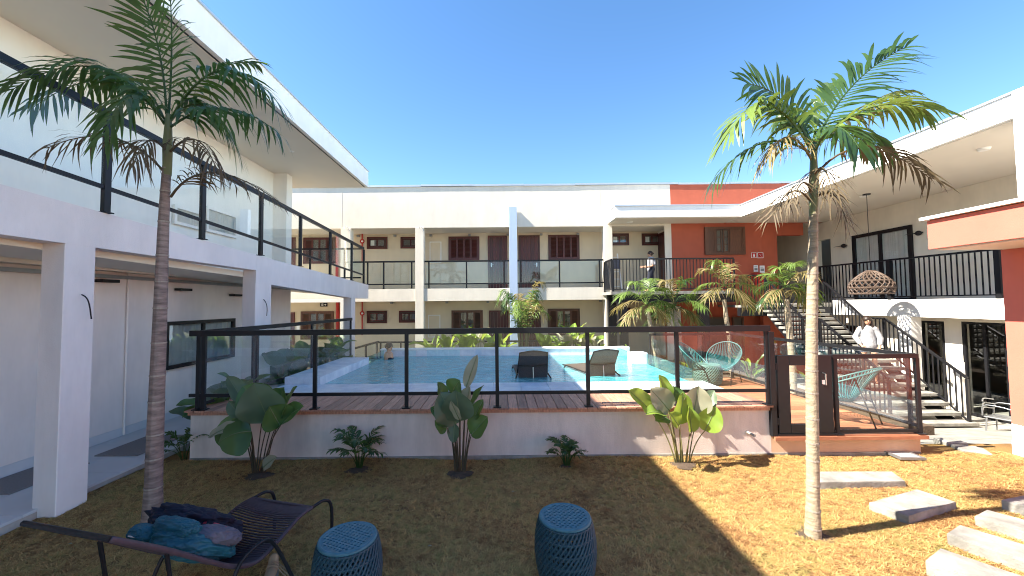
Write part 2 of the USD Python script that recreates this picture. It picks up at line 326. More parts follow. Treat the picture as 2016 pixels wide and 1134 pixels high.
ct = obj('cable_tray', B(XLO + .03, XLO + .11, -5, 11., 2.60, 2.605), GREYM, lw)
obj('tray_side', B(XLO + .112, XLO + .116, -5, 11., 2.60, 2.65), GREYM, ct)
for (x, y) in ((212, 553), (362, 570), (465, 581)):
    p = onX(x, y, XLO + .1); obj('strip_lamp', B(XLO + .03, XLO + .16, p[1] - .13, p[1] + .13, p[2] - .025, p[2] + .02), BLACK, lw)
p = onX(248, 700, XLO + .02); obj('conduit', MB().tube([(XLO + .025, p[1], .1), (XLO + .025, p[1], 2.72)], .016, 8), W_LEFT, lw, smooth=40)
a = onX(320, 632, XLO); b = onX(458, 628, XLO); c = onX(323, 735, XLO); d = onX(458, 697, XLO)
window_curtained(lw, a[1], b[1], (c[2] + d[2]) / 2, (a[2] + b[2]) / 2, XLO + .05, 'x', 2, .07, BLACK, .04, True, -1, .038)
# upper windows behind the balcony glass
for (x0, x1, y0, y1) in ((338, 398, 402, 446), (402, 462, 405, 462)):
    a, b = onX(x0, y0, XUP), onX(x1, y1, XUP); window_curtained(lw, a[1], b[1], b[2] - .1, a[2], XUP + .05, 'x', 1, .06, W_WHITE, .03, True, -1, .038)
# roof: slab with a deep white fascia and a thin metal edge
XR = -4.4; zs, zr = EYE[2] + .8946 * 4.4 - .01, EYE[2] + 1.0155 * 4.4 + .0; YR = onX(725, 342, XR)[1]
obj('roof', B(-13, XR, -8, YR, zs + .012, zr), W_WHITE, lw)
rf = obj('soffit', B(-7.2, XR - .12, -8, YR - .05, zs - .002, zs + .012), SOFFIT, lw)
obj('shadow_gap', B(XR - .12, XR - .09, -8, YR - .05, zs + .003, zs + .0118), BLACK, lw)
obj('roof_flashing', B(-13, XR + .025, -8, YR + .025, zr + .001, zr + .035), METALCAP, lw)
for (x, y) in ((575, 298), (420, 235)):
    q = onZ(x, y, zs - .003); obj('ceiling_spot', MB().lathe([(0, zs - .012), (.05, zs - .012), (.055, zs - .0025)], 16, (q[0], q[1], 0)), W_WHITE, lw)
q = onZ(388, 535, 2.9)
obj('ceiling_lamp', MB().lathe([(0, -.05), (.1, -.045), (.13, 0)], 18, (XL - .75, 6.4, zb1 + .06)), W_WHITE, lw, smooth=True)
# capped cable ends that hang from the column faces
for (pts, Y) in (([(161, 580), (170, 586), (176, 600), (180, 628)], 0), ([(519, 589), (524, 597), (526, 608), (525, 622)], 0)):
    obj('cable_end', MB().tube(spline([onX(x, y, XL + .012 + .05 * min(i, 1)) for i, (x, y) in enumerate(pts)], 9), .007, 5), BLACK, lw, smooth=True)
for (x0, x1, yb) in ((-60, 64, 941), (240, 330, 876)):
    q0, q1 = onZ(x0, yb, .09), onZ(x1, yb, .09); xm = max(min(.5 * (q0[0] + q1[0]), -5.35), -5.75); ym = .5 * (q0[1] + q1[1])
    m = obj('door_mat', B(xm - .3, xm + .3, ym - .42, ym + .42, .086, .1, c=.004), MATC)
    tag(m, 'grey door mat on the left walkway ' + ('before the nearest column' if yb > 900 else 'behind the left palm trunk'), 'door mat', 'door mats on the walkway')

def glass_rail(name, label, p, q, h, z0, posts, group=None, top=.085, bot_off=.2, pw=.06, gl=GLASS, toph=.07, ztopf=None, depth=.05, bottom=True, glass_over=0., topmat=BLACK):
    """A railing between ground points p and q: square posts at fractions 'posts', a top rail, a bottom rail and one glass panel per bay. z0, h may be numbers or (start, end)."""
    t = thing(name, label, 'railing', group=group)
    p, q = V(*p, 0), V(*q, 0); u = unit(q - p); Lg = np.linalg.norm(q - p); s = V(-u[1], u[0], 0)
    zb = lambda k: np.interp(k, [0, 1], z0 if isinstance(z0, tuple) else (z0, z0)); zt = lambda k: np.interp(k, [0, 1], h if isinstance(h, tuple) else (h, h))
    at = lambda k, z, o=0.: p + u * Lg * k + V(0, 0, z) + s * o
    obj('top_rail', MB().bar(at(0, zt(0) - top / 2), at(1, zt(1) - top / 2), toph, top), topmat, t)
    if bottom: obj('bottom_rail', MB().bar(at(0, zb(0) + bot_off), at(1, zb(1) + bot_off), depth * .7, .045), BLACK, t)
    for k in posts:
        c = at(k, 0); w2 = pw / 2 * u; d2 = depth / 2 * s
        v = [c + a * w2 + b * d2 + V(0, 0, z) for z in (zb(k), zt(k) - top - .001) for a, b in ((-1, -1), (1, -1), (1, 1), (-1, 1))]
        obj('post', MB().add(v, [[0, 3, 2, 1], [4, 5, 6, 7], [0, 1, 5, 4], [1, 2, 6, 5], [2, 3, 7, 6], [3, 0, 4, 7]]), BLACK, t)
        obj('post_foot', MB().box(-.055, .055, -.05, .05, 0, .012, o=c + V(0, 0, zb(k) + .001)), BLACK, t)
    ks = sorted(set([0.] + list(posts) + [1.]))
    for a, b in zip(ks[:-1], ks[1:]):
        if (b - a) * Lg < .12: continue
        e = (pw / 2 + .008) / Lg; zl = bot_off + .023
        A, Bq, C, D = at(a + e, zb(a) + zl), at(b - e, zb(b) + zl), at(b - e, zt(b) - top - .004), at(a + e, zt(a) - top - .004)
        o = s * .005; obj('glass_panel', MB().add([A - o, Bq - o, C - o, D - o, A + o, Bq + o, C + o, D + o], [[0, 1, 2, 3], [7, 6, 5, 4], [0, 4, 5, 1], [1, 5, 6, 2], [2, 6, 7, 3], [3, 7, 4, 0]]), gl, t)
    return t
# balcony rail of the left wing
xb = XL - .02
a = onX(0, 104, xb); b = onX(715, 487, xb); y0b, y1b = -1., b[1]
za = lambda Y: a[2] + (b[2] - a[2]) * (Y - a[1]) / (b[1] - a[1])
fz = lambda Y: float(ztop(Y)) if Y > 3.6 else zt0 + sl * (Y - 3.6)
pk = [(onX(x, y, xb)[1] - y0b) / (y1b - y0b) for x, y in ((208, 400), (398, 450), (513, 490), (591, 500), (650, 520), (692, 540), (716, 550))]
glass_rail('glass_railing', 'black railing with tall glass panels along the left wing balcony', (xb, y0b), (xb, y1b), (za(y0b), za(y1b)), (fz(y0b), fz(y1b)), [k for k in pk] + [.08], None, .07, .30, .075)
glass_rail('glass_railing', 'short glass railing closing the far end of the left wing balcony', (xb - .06, y1b - .03), (XUP - 1.4, y1b - .03), b[2] - .02, fz(y1b), [.16, .5, .85], None, .06, .2, .05)

# ------------------------------------------------------------------ rear building
YF, YB = 14.8, 16.2
rb = thing('cream_hotel_building', 'long cream two storey hotel block with open corridors across the back of the pool', 'building')
fx = lambda x: onY(x, 520, YF)[0]
zRt, zRb = onY(985, 362, YF)[2], onY(985, 447, YF)[2]
zS1, zS0 = onY(985, 567, YF)[2], onY(985, 591.5, YF)[2]
XA = -11.; X67 = fx(1323)
obj('parapet', B(XA, X67, YF, YF + .25, zRb, zRt - .09), W_CREAM, rb)
for xx in (fx(672), fx(1184)): obj('render_joint', B(xx - .012, xx + .012, YF - .004, YF - .001, zRb + .02, zRt - .1), W_CREAM, rb)
cp = MB()
for i in range(12):
    x0 = XA + i * (12.9 - XA) / 12; x1 = XA + (i + 1) * (12.9 - XA) / 12 - .006; h = zRt - .085 + .01 * math.sin(i * 1.9)
    cp.box(x0, x1, YF - .04, YF + .4, h, h + .07)
obj('roof_flashing', cp, METALCAP, rb)
obj('red_parapet', B(X67 + .002, 12.8, YF, YF + .25, 5.2, zRt - .09), W_RED, rb)
for (x0, x1) in ((671, 690), (817.5, 834), (1190, 1206)):
    obj('column', B(fx(x0), fx(x1), YF - .03, YF + .3, -.4, zRb - .002), W_CREAM, rb)
obj('floor_slab', B(XA, fx(1190), YF - .001, YB, zS0, zS1), W_CREAM, rb)
obj('corridor_ceiling', B(XA, X67 + .2, YF + .25, YB, zRb + .03, zRb + .1), SOFFIT, rb)
obj('rear_wall', B(XA, X67 + .3, YB, YB + .25, -.4, zRt - .3), W_CREAMIN, rb)
obj('ground_corridor_floor', B(XA, 8.6, 14.72, YB, -.4, -.06), CONC, rb)
obj('roof', B(XA, 13, YF + .25, 24, zRt - .4, zRt - .2), CONCG, rb)
obj('fin', B(fx(1003), fx(1018), YF - .22, YF - .032, -.4, onY(1010, 407, YF - .22)[2]), BLUEF, rb)
wx = lambda x: onY(x, 520, YB)[0]
wz = lambda y, x=985: onY(x, y, YB)[2]
def rect(x0, x1, y0, y1, Y=YB):
    a, b = onY(x0, y0, Y), onY(x1, y1, Y); return a[0], b[0], b[2], a[2]
def frame(m, x0, x1, z0, z1, y0, y1, w):
    m.box(x0, x1, y0, y1, z1 - w, z1); m.box(x0, x1, y0, y1, z0, z0 + w); m.box(x0, x0 + w, y0, y1, z0 + w, z1 - w); m.box(x1 - w, x1, y0, y1, z0 + w, z1 - w); return m
def wooden_window(parent, x0, x1, z0, z1, Y, shutters=2, centre=True, m=MAROON, open_pane=False):
    w = obj('window', frame(MB(), x0, x1, z0, z1, Y - .05, Y, .07), m, parent)
    obj('window_back', B(x0 + .07, x1 - .07, Y - .012, Y - .002, z0 + .07, z1 - .07), DARKIN, w)
    ix0, ix1, iz0, iz1 = x0 + .072, x1 - .072, z0 + .072, z1 - .072; n = 4; st = (ix1 - ix0) / n
    for k in range(n):
        a, b = ix0 + k * st + .004, ix0 + (k + 1) * st - .004
        glazed = centre == True and k in (1, 2)
        leaf = frame(MB(), a, b, iz0, iz1, Y - .04 - (.006 if k % 2 else 0), Y - .02, .035)
        obj('casement' if glazed else 'shutter', leaf, m, w)
        if glazed:
            obj('pane', B(a + .035, b - .035, Y - .03, Y - .026, iz0 + .035, iz1 - .035), PANE, w)
            obj('glazing_bar', B(a + .035, b - .035, Y - .036, Y - .031, (iz0 + iz1) / 2 - .012, (iz0 + iz1) / 2 + .012), m, w)
        else:
            zz = iz0 + .045
            lv = MB()
            while zz < iz1 - .05:
                lv.bar((a + .036, Y - .028, zz), (b - .036, Y - .028, zz), .028, .008, (0, .6, .8)); zz += .035
            obj('louvre_slat', lv, m, w)
def small_window(parent, x0, x1, z0, z1, Y, white=0.):
    w = obj('window', frame(MB(), x0, x1, z0, z1, Y - .05, Y, .06), MAROON, parent)
    obj('window_back', B(x0 + .06, x1 - .06, Y - .012, Y - .002, z0 + .06, z1 - .06), DARKIN, w)
    obj('casement', frame(MB(), x0 + .10, (x0 + x1) / 2 + .004, z0 + .09, z1 - .09, Y - .04, Y - .014, .035), MAROON, w)
    obj('casement', frame(MB(), (x0 + x1) / 2 - .004, x1 - .10, z0 + .09, z1 - .09, Y - .046, Y - .02, .035), MAROON, w)
    obj('pane', B(x0 + .13, (x0 + x1) / 2 - .03, Y - .03, Y - .026, z0 + .12, z1 - .12), PANE, w)
    obj('pane', B((x0 + x1) / 2 + .03, x1 - .13, Y - .036, Y - .032, z0 + .12, z1 - .12), PANE, w)
    obj('sill_board', B(x0 + .06, x0 + .1, Y - .03, Y - .013, z0 + .06, z1 - .06), MAROON, w)
    if white: obj('lining', B(x0 + .15, x0 + .15 + white * (x1 - x0), Y - .022, Y - .016, z0 + .14, z1 - .14), PAPER, w)
def plank_door(parent, x0, x1, z0, z1, Y, handle=1):
    d = obj('door', frame(MB(), x0, x1, z0 - .07, z1, Y - .06, Y, .07), MAROON, parent)
    n = 5; st = (x1 - x0 - .15) / n
    for k in range(n):
        a = x0 + .075 + k * st; obj('plank', B(a + .004, a + st - .004, Y - .035 - .004 * (k % 2), Y - .005, z0, z1 - .072), MAROON, d)
    hx = x0 + .14 if handle < 0 else x1 - .14
    obj('handle', MB().box(hx - .025, hx + .025, Y - .046, Y - .04, z0 + .92, z0 + 1.08).tube([(hx, Y - .046, z0 + 1.02), (hx, Y - .09, z0 + 1.02), (hx - .11 * handle, Y - .09, z0 + 1.02)], .009, 6), CHROME, d)
for r_ in ((723, 763, 467, 490), (789, 829, 467, 489)): small_window(rb, *rect(*r_), YB, .18 if r_[0] == 723 else 0)
for r_ in ((1200, 1238, 460, 483), (1263, 1302, 460, 483)): small_window(rb, *rect(*r_), YB, .2)
for r_ in ((723, 762, 612, 636), (786, 826, 612, 635), (1203, 1241, 606, 630), (1272, 1310, 607, 630)): small_window(rb, *rect(*r_), YB)
for r_ in ((883, 944, 466, 512), (1079, 1141, 463, 511), (598, 661, 468, 519)): wooden_window(rb, *rect(*r_), YB, centre=r_[0] == 598, m=MAROON)
for r_ in ((889, 951, 611, 662), (1078, 1142, 608, 660), (593, 657, 613, 668)): wooden_window(rb, *rect(*r_), YB, m=BROWNW)
zd0, zd1 = zS1 + .02, wz(464)
for x0, x1, h in ((961, 999, -1), (1021, 1063, 1), (553, 582, 1)): plank_door(rb, wx(x0), wx(x1), zd0, zd1, YB, h)
for x0, x1, h in ((962, 1000, -1), (1021, 1063, 1), (557, 582, 1)): plank_door(rb, wx(x0), wx(x1), -.05, wz(611), YB, h)
for r_ in ((846, 869, 476, 518), (843, 867, 620, 664)):
    x0, x1, z0, z1 = rect(*r_); d = obj('meter_cupboard', B(x0, x1, YB - .02, YB - .001, z0, z1), PAPER, rb)
    obj('cupboard_door', B(x0 + .035, x1 - .035, YB - .032, YB - .021, z0 + .035, z1 - .035, c=.003), W_CREAMIN, d)
for x in (706, 778, 849, 925, 1000, 1066, 1138):
    obj('conduit_hook', B(wx(x) - .05, wx(x) + .05, YB - .12, YB - .01, zRb - .1, zRb - .02), GREYM, rb)
for x in (697, 772, 880, 960, 1180): obj('conduit_hook', B(wx(x) - .05, wx(x) + .05, YB - .12, YB - .01, zS0 - .09, zS0 - .01), GREYM, rb)
for (x, y0, y1) in ((713, 450, 515), (713, 592, 650)):
    a, b = onY(x, y0, YB - .05), onY(x, y1, YB - .05); pp = obj('fire_pipe', MB().tube([a, b], .03, 8), FIRERED, rb, smooth=40)
    v = onY(x, y0 + 25, YB - .09); obj('valve_wheel', MB().tube([v + V(.075 * math.cos(t), 0, .075 * math.sin(t)) for t in np.linspace(0, 2 * math.pi, 16, endpoint=False)], .026, 6, closed=True), FIRERED, pp, smooth=True)
    obj('valve_hub', MB().sphere(v, .045, 1), PAPER, pp)
v = onY(713, 656, YB - .09); obj('hydrant_cap', MB().sphere(v, .08, 2), FIRERED, rb, smooth=True)
a, b = onY(665, 590, YB - .1), onY(665, 680, YB - .1); obj('fire_pipe', MB().tube([(a[0], a[1], zS0), (b[0], b[1], -.06)], .075, 10), FIRERED, rb, smooth=40)
a = onY(664, 470, YB - .1); obj('fire_pipe', MB().tube([(a[0], a[1], zRb), (a[0], a[1], zS1)], .06, 10), FIRERED, rb, smooth=40)
for x in (684, 829):                                                   # hooks on the columns
    a = onY(x, 450, YF - .04); obj('cable_end', MB().tube(spline([a + V(-.05, 0, 0), a + V(-.02, -.1, .07), a + V(.08, -.13, -.02), a + V(.13, -.12, -.12)], 8), .01, 5), GREYM, rb, smooth=True)
# white frame around the passage below the left wing's far end
fr = MB(); x0, x1, z0, z1 = rect(551, 677, 589, 720, 14.2)
frame(fr, x0, x1, -.4, z1, 14.2, 14.4, .13); obj('passage_frame', fr, W_WHITE, rb)
# exit sign: running figure, door and arrow
sx = onY(637.5, 600, YB - .02); es = thing('exit_sign', 'small black exit sign with white figure and arrow high on the lower corridor wall', 'sign', sx)
obj('board', B(-.15, .15, -.01, .012, -.075, .075), BLACK, es)
pict = MB().box(-.09, -.02, -.014, -.0105, -.05, .05); obj('door_pictogram', pict, PAPER, es)
obj('figure_pictogram', MB().box(-.065, -.045, -.016, -.0142, -.035, .02).box(-.062, -.048, -.016, -.0142, .024, .038), BLACK, es)
obj('arrow', MB().prism([(.02, -.012), (.07, -.012), (.07, -.04), (.115, 0), (.07, .04), (.07, .012), (.02, .012)], 'y', -.014, -.0105), PAPER, es)
# glass railings of the upper corridor
zr1 = onY(985, 512, YF + .1)[2]
for nm, x0, x1, ps in (('left', 690, 817, (722, 754, 810)), ('middle', 834.5, 1003, (843, 918, 993)), ('right', 1018, 1190, (1025, 1102, 1182))):
    ps = [(fx(x) - fx(x0)) / (fx(x1) - fx(x0)) for x in ps]
    glass_rail('corridor_railing', f'black and glass railing in the {nm} bay of the upper corridor', (fx(x0) + .01, YF + .1), (fx(x1) - .01, YF + .1), zr1, zS1 + .002, ps, 'corridor railings of the cream block', .06, .18, .05)
# ground corridor railing and its ramp rail
def bal_rail(name, label, p, q, z0, z1, gap=.115, group=None, ends=True, r=.011, raked=False, posts=(0, 1), pw=.05, toph=.05):
    """Steel railing with upright balusters from point p to q (x, y); z0 and z1: bottom and top at both ends (numbers or pairs)."""
    t = thing(name, label, 'railing', group=group)
    z0 = z0 if isinstance(z0, tuple) else (z0, z0); z1 = z1 if isinstance(z1, tuple) else (z1, z1)
    p, q = V(*p), V(*q); at = lambda k, z: V(*(p + (q - p) * k), z)
    lo, hi = lambda k: z0[0] + (z0[1] - z0[0]) * k, lambda k: z1[0] + (z1[1] - z1[0]) * k
    obj('top_rail', MB().bar(at(0, hi(0)), at(1, hi(1)), .05, toph), BLACK, t); obj('bottom_rail', MB().bar(at(0, lo(0) + .08), at(1, lo(1) + .08), .035, .03), BLACK, t)
    for k in posts: obj('post', MB().bar(at(k, lo(k)), at(k, hi(k) - toph / 2), pw, pw, (0, 1, 0)), BLACK, t)
    n = int(np.linalg.norm(q - p) / gap)
    for i in range(1, n): obj('baluster', MB().bar(at(i / n, lo(i / n) + .095), at(i / n, hi(i / n) - toph / 2 - .001), .022, .022, (0, 1, 0)), BLACK, t)
    return t
glass_rail('walkway_railing', 'low black railing of the ground corridor behind the pool', (onY(745, 671, 14.5)[0], 14.5), (onY(1188, 671, 14.5)[0], 14.5), onY(900, 671, 14.5)[2], -.12, (.01, .1, .24, .4, .55, .7, .85, .98), None, .06, .2, .05)
a, b = onY(700, 684, 12.6), onY(745, 671, 14.25)
glass_rail('ramp_railing', 'sloping black ramp handrail left of the swimmer', (a[0] - .8, 11.9), (b[0], 14.25), (a[2] - .2, b[2]), (-.3, -.12), (.1, .45, .75, .97), None, .06, .2, .05)

# red recess, canopy and landing at the right end of the cream block
YC = 13.7
obj('corridor_side_wall', B(X67 + .05, X67 + .3, YF + .03, YB, -.9, zRb), W_CREAM, rb)
plank = obj('side_door', frame(MB(), 0, 1.1, 2.56, 5.0, -.05, 0, .07), MAROON, rb)
pl = plank; mm = stage.GetPrimAtPath(pl.GetPath()); UsdGeom.Xformable(mm).AddTranslateOp().Set(Gf.Vec3d(X67 + .045, YF + 1.26, 0)); UsdGeom.Xformable(mm).AddRotateZOp().Set(-90.)
for k in range(5): obj('plank', B(.075 + k * .19, .075 + k * .19 + .183, -.035, -.01, 2.6, 4.92), MAROON, pl)
rr = thing('red_hotel_corner', 'red rendered corner block with dark shuttered window beside the cream corridors', 'building')
xr0, xr1 = X67 + .002, fx(1502)
obj('red_wall', B(xr0, xr1, YF - .002, YF + .3, 2.0, 5.19), W_RED, rr)
obj('white_corner_strip', B(xr0 - .26, xr0 - .003, YF - .012, YF + .02, -.9, 5.2), W_CREAM, rr)
obj('red_wall_lower', B(xr0, xr1 + 2, YF + .6, YF + .8, -.9, 2.0), W_RED, rr)
obj('red_pilaster', B(fx(1502) + .002, fx(1535), YF + .1, YF + .3, -.9, 5.19), W_RED, rr)
obj('red_header', B(fx(1535) + .002, fx(1588), YF + .1, YF + .3, onY(1560, 463, YF + .1)[2], 5.19), W_RED, rr)
obj('passage_wall', B(fx(1500), 13.5, 17.5, 17.7, -.9, 5.3), mat('taupe_passage_paint', (.26, .235, .185), .8, .05), rr)
obj('passage_ceiling', B(fx(1500), 13.5, YF + .31, 17.49, 5.2, 5.28), SOFFIT, rr); obj('passage_side_wall', B(fx(1520), fx(1533), YF + .32, 17.49, 2.09, 5.19), W_RED, rr)
obj('passage_floor', B(fx(1500), 12.5, YF - 1.2, 17.5, 1.95, 2.08), CONCG, rr)
x0, x1, z0, z1 = rect(1387, 1468, 447, 501, YF - .06)
w = obj('window', frame(MB(), x0, x1, z0, z1, YF - .08, YF - .003, .09), BROWNW, rr)
obj('window_back', B(x0 + .09, x1 - .09, YF - .02, YF - .004, z0 + .09, z1 - .09), DARKIN, w)
for k, (a, b) in enumerate(((x0 + .09, x0 + .42), (x1 - .6, x1 - .09))):
    sh = obj('shutter', frame(MB(), a, b, z0 + .09, z1 - .09, YF - .07, YF - .045, .05), BROWNW, w)
    obj('shutter_board', B(a + .05, b - .05, YF - .06, YF - .05, z0 + .14, z1 - .14), BROWNW, w)
xm = (x0 + .42 + x1 - .6) / 2
for a, b in ((x0 + .43, xm - .03), (xm + .03, x1 - .61)):
    obj('casement', frame(MB(), a, b, z0 + .1, z1 - .1, YF - .05, YF - .025, .04), BROWNW, w)
    for k in (1, 2): obj('glazing_bar', B(a + .04, b - .04, YF - .045, YF - .03, z0 + .1 + (z1 - z0 - .2) * k / 3 - .012, z0 + .1 + (z1 - z0 - .2) * k / 3 + .012), BROWNW, w)
    obj('pane', B(a + .04, b - .04, YF - .036, YF - .032, z0 + .14, z1 - .14), PANE, w)
# lower rear openings of the red corner
for a, b in ((1392, 1450), (1455, 1478)):
    obj('dark_opening', frame(MB(), fx(a), fx(b), -.85, 1.55, YF + .53, YF + .599, .06), BROWNW, rr)
    obj('opening_back', B(fx(a) + .06, fx(b) - .06, YF + .58, YF + .598, -.8, 1.49), DARKIN, rr)
# safety signs, notices and extinguisher box on the red wall
for k, (x0_, x1_) in enumerate(((1479, 1490), (1491.5, 1503))):
    x0, x1, z0, z1 = rect(x0_, x1_, 497.5, 507.5, YF - .02)
    s_ = thing('safety_sign', ('left' if k == 0 else 'right') + ' red square fire safety sign with white border on the red wall', 'sign', ((x0 + x1) / 2, YF - .012, (z0 + z1) / 2), 0, 'fire safety signs')
    w2 = (x1 - x0) / 2; obj('board', B(-w2, w2, -.004, .008, -w2, w2), PAPER, s_); obj('red_field', B(-w2 * .84, w2 * .84, -.007, -.0045, -w2 * .84, w2 * .84), FIRERED, s_)
    if k == 0: obj('pictogram', MB().box(-.03, .03, -.01, -.0075, -.06, .03).box(-.015, .015, -.01, -.0075, .034, .06), PAPER, s_)
    else: obj('pictogram', MB().bar((-.045, -.009, .045), (.03, -.009, -.045), .002, .02, (0, 1, 0)).bar((.0, -.009, .03), (.045, -.009, .05), .002, .02, (0, 1, 0)), PAPER, s_)
for k, (x0_, x1_, y0_, y1_) in enumerate(((1484, 1493, 522, 535), (1496, 1506, 523, 537))):
    x0, x1, z0, z1 = rect(x0_, x1_, y0_, y1_, YF - .02); s_ = thing('notice', ('left' if k == 0 else 'right') + ' white printed notice sheet under the fire safety signs', 'notice', ((x0 + x1) / 2, YF - .01, (z0 + z1) / 2), 0, 'white notice sheets')
    w2, h2 = (x1 - x0) / 2, (z1 - z0) / 2; obj('sheet', B(-w2, w2, -.003, .006, -h2, h2), PAPER, s_)
    obj('picture_block', B(-w2 * .7, w2 * .7, -.0045, -.0035, -h2 * .5, h2 * .2), GREYM, s_)
    obj('text_line', B(-w2 * .7, w2 * .5, -.0045, -.0035, h2 * .5, h2 * .65), GREYM, s_)
x0, x1, z0, z1 = rect(1482, 1504, 538, 552, YF - .12)
fb = thing('extinguisher_box', 'dark red fire equipment box on the red wall under the notices', 'fire box', ((x0 + x1) / 2, YF - .1, z0))
obj('box', B(-.2, .2, -.1, .09, -.25, z1 - z0, c=.01), FIRERED, fb); obj('box_door', B(-.16, .16, -.112, -.101, -.21, z1 - z0 - .04), FIRERED, fb)

# upper walkway with balusters
zk = onY(1207, 573, YC)[2]; xk0, xk1 = onY(1207, 540, YC)[0], onY(1445, 540, YC)[0]
up = thing('upper_walkway', 'steel framed upper walkway with pale slab in front of the recessed corner', 'walkway')
obj('slab', B(xk0 - .1, xk1, YC - .08, YF - .005, zk - .13, zk - .02), CONC, up)
obj('slab', B(xk0 + .02, X67 + .04, YF - .004, YB - .001, zk - .13, zk - .022), CONC, up)
obj('edge_beam', B(xk0, xk1, YC - .02, YC + .1, zk - .42, zk - .131), BLACK, up)
zl = onY(1470, 604, 13.5)[2]; xl1 = onY(1513, 600, 13.5)[0]
obj('landing_slab', B(xk1 + .01, xl1 + 2.2, 13.4, YF - .005, zl - .02, zl + .06), CONC, up)
obj('landing_beam', B(xk1 + .01, xl1 + 2.2, 13.42, 13.6, zl - .32, zl - .021), BLACK, up)
for X in (xk0 + .35, onY(1385, 600, 13.8)[0]): obj('steel_column', B(X - .16, X + .16, YC + .02, YC + .3, -.9, zk - .43), BLACK, up)
obj('dark_panel', B(xk0 + .06, xk0 + .5, YF - .2, YF + .2, -.9, zk - .14), BLACK, up)
zr_ = onY(1260, 510, YC)[2]
bal_rail('baluster_railing', 'black baluster railing of the upper walkway before the recessed corner', (xk0, YC), (xk1, YC), zk - .02, zr_, .118)
bal_rail('baluster_railing', 'short baluster railing closing the left end of the upper walkway', (xk0 - .02, YC + .06), (xk0 - .02, YF - .04), zk - .02, zr_, .11)
bal_rail('baluster_railing', 'lower baluster railing of the landing at the head of the stairs', (xk1 + .1, 13.5), (xl1, 13.5), zl + .07, onY(1485, 542, 13.5)[2], .118)

# ------------------------------------------------------------------ right wing
XRR = 8.65
rw = thing('cream_terrace_wing', 'cream wing on the right with broad flat roof, balcony and glazed ground floor', 'building')
zq0, zq1 = EYE[2] + .3545 * XRR - .03, EYE[2] + .4 * XRR - .01
obj('roof', B(XRR, 16, 6.35, YF - .005, zq0 + .01, zq1), W_WHITE, rw)
obj('canopy', B(onY(1212, 430, YC)[0], XRR - .002, YC, YF - .005, zq0 + .01, zq1), W_WHITE, rw)
obj('canopy_soffit', B(onY(1212, 430, YC)[0] + .1, XRR - .003, YC + .1, YF - .006, zq0 - .004, zq0 + .0095), SOFFIT, rw)
obj('roof_soffit', B(XRR + .1, 12.6, 6.45, YF - .006, zq0 - .004, zq0 + .0095), SOFFIT, rw)
obj('roof_flashing', B(XRR - .03, 16, 6.32, YF - .01, zq1 + .001, zq1 + .04), METALCAP, rw)
obj('roof_flashing', B(onY(1212, 430, YC)[0] - .02, XRR - .032, YC - .03, YF - .01, zq1 + .001, zq1 + .04), METALCAP, rw)
obj('roof_post', B(XRR - .05, XRR + .4, 6.1, 6.34, -.9, zq1 + .03), W_WHITE, rw)
XW = 12.5
obj('upper_wall', B(XW, XW + .2, 3, onX(1636, 500, XW)[1], 2.0, zq0 - .006), W_CREAM, rw)
obj('upper_wall', B(XW, XW + .2, onX(1608, 500, XW)[1], 17.4, 2.0, zq0 - .006), W_CREAM, rw)
obj('door_header', B(XW, XW + .2, onX(1636, 500, XW)[1] + .001, onX(1608, 500, XW)[1] - .001, onX(1620, 472, XW)[2], zq0 - .006), W_CREAM, rw)
obj('doorway_back', B(XW + 1.4, XW + 1.5, 12, 18, 2.0, 5.), mat('dim_room_paint', (.22, .19, .15), .9, .05), rw)
for (x, y) in ((1937, 292), (1700, 385)):
    q = onZ(x, y, zq0 - .005); obj('ceiling_spot', MB().lathe([(0, zq0 - .05), (.08, zq0 - .05), (.1, zq0 - .006)], 16, (q[0], q[1], 0)), W_WHITE, rw)
q = onZ(1240, 437, zq0 - .005); obj('ceiling_spot', MB().lathe([(0, zq0 - .03), (.1, zq0 - .03), (.12, zq0 - .006)], 16, (q[0], q[1], 0)), W_WHITE, rw)
a, b = onX(1680, 464, XW), onX(1797, 443, XW)
window_curtained(rw, b[1], a[1], 2.12, (a[2] + b[2]) / 2, XW - .05, 'x', 2, .11, BLACK, .04, True, 1, .038)
for k, (x, y) in enumerate(((1664, 484), (1812, 459))):
    q = onX(x, y, XW - .02); s_ = thing('wall_lamp', ('left' if k == 0 else 'right') + ' small black wall lamp beside the balcony sliding door', 'wall lamp', q, 0, 'black wall lamps')
    obj('back_plate', MB().lathe([(0, 0), (.07, 0), (.07, .03), (0, .03)], 16), BLACK, s_)
    obj('lamp_head', MB().sphere((-.06, 0, .0), .075, 2), BLACK, s_, smooth=True); obj('spike', MB().tube([(-.12, 0, 0), (-.14, .32, 0)], [.018, .004], 6), BLACK, s_)
XB = 11.5
zf1, zf0 = onX(1800, 589, XB)[2], onX(1900, 627, XB)[2]
obj('balcony_slab', B(XB, XW, 4., 13.38, zf0, zf1), W_WHITE, rw)
za_, zb_ = onX(1608, 526, XB)[2], onX(1965, 490, XB)[2]; ya_, yb_ = onX(1608, 526, XB)[1], onX(1968, 490, XB)[1]
bal_rail('baluster_railing', 'long black baluster railing of the right wing balcony', (XB + .04, yb_), (XB + .04, ya_), zf1 + .001, (zb_, za_), .125, posts=(.012, .5, 1), pw=.11)
XG = 12.2
def gz(y, x): return onX(x, y, XG)[2]
ops = [(1640, 1692, 640), (1815, 1862, 632), (1896, 1986, 635)]
edges = [17.2] + [v for x0, x1, _ in ops for v in (onX(x0, 700, XG)[1], onX(x1, 700, XG)[1])] + [3.]
for i in range(0, len(edges), 2): obj('ground_floor_wall', B(XG, XG + .2, edges[i + 1], edges[i], -.95, zf0 - .002), W_CREAM, rw)
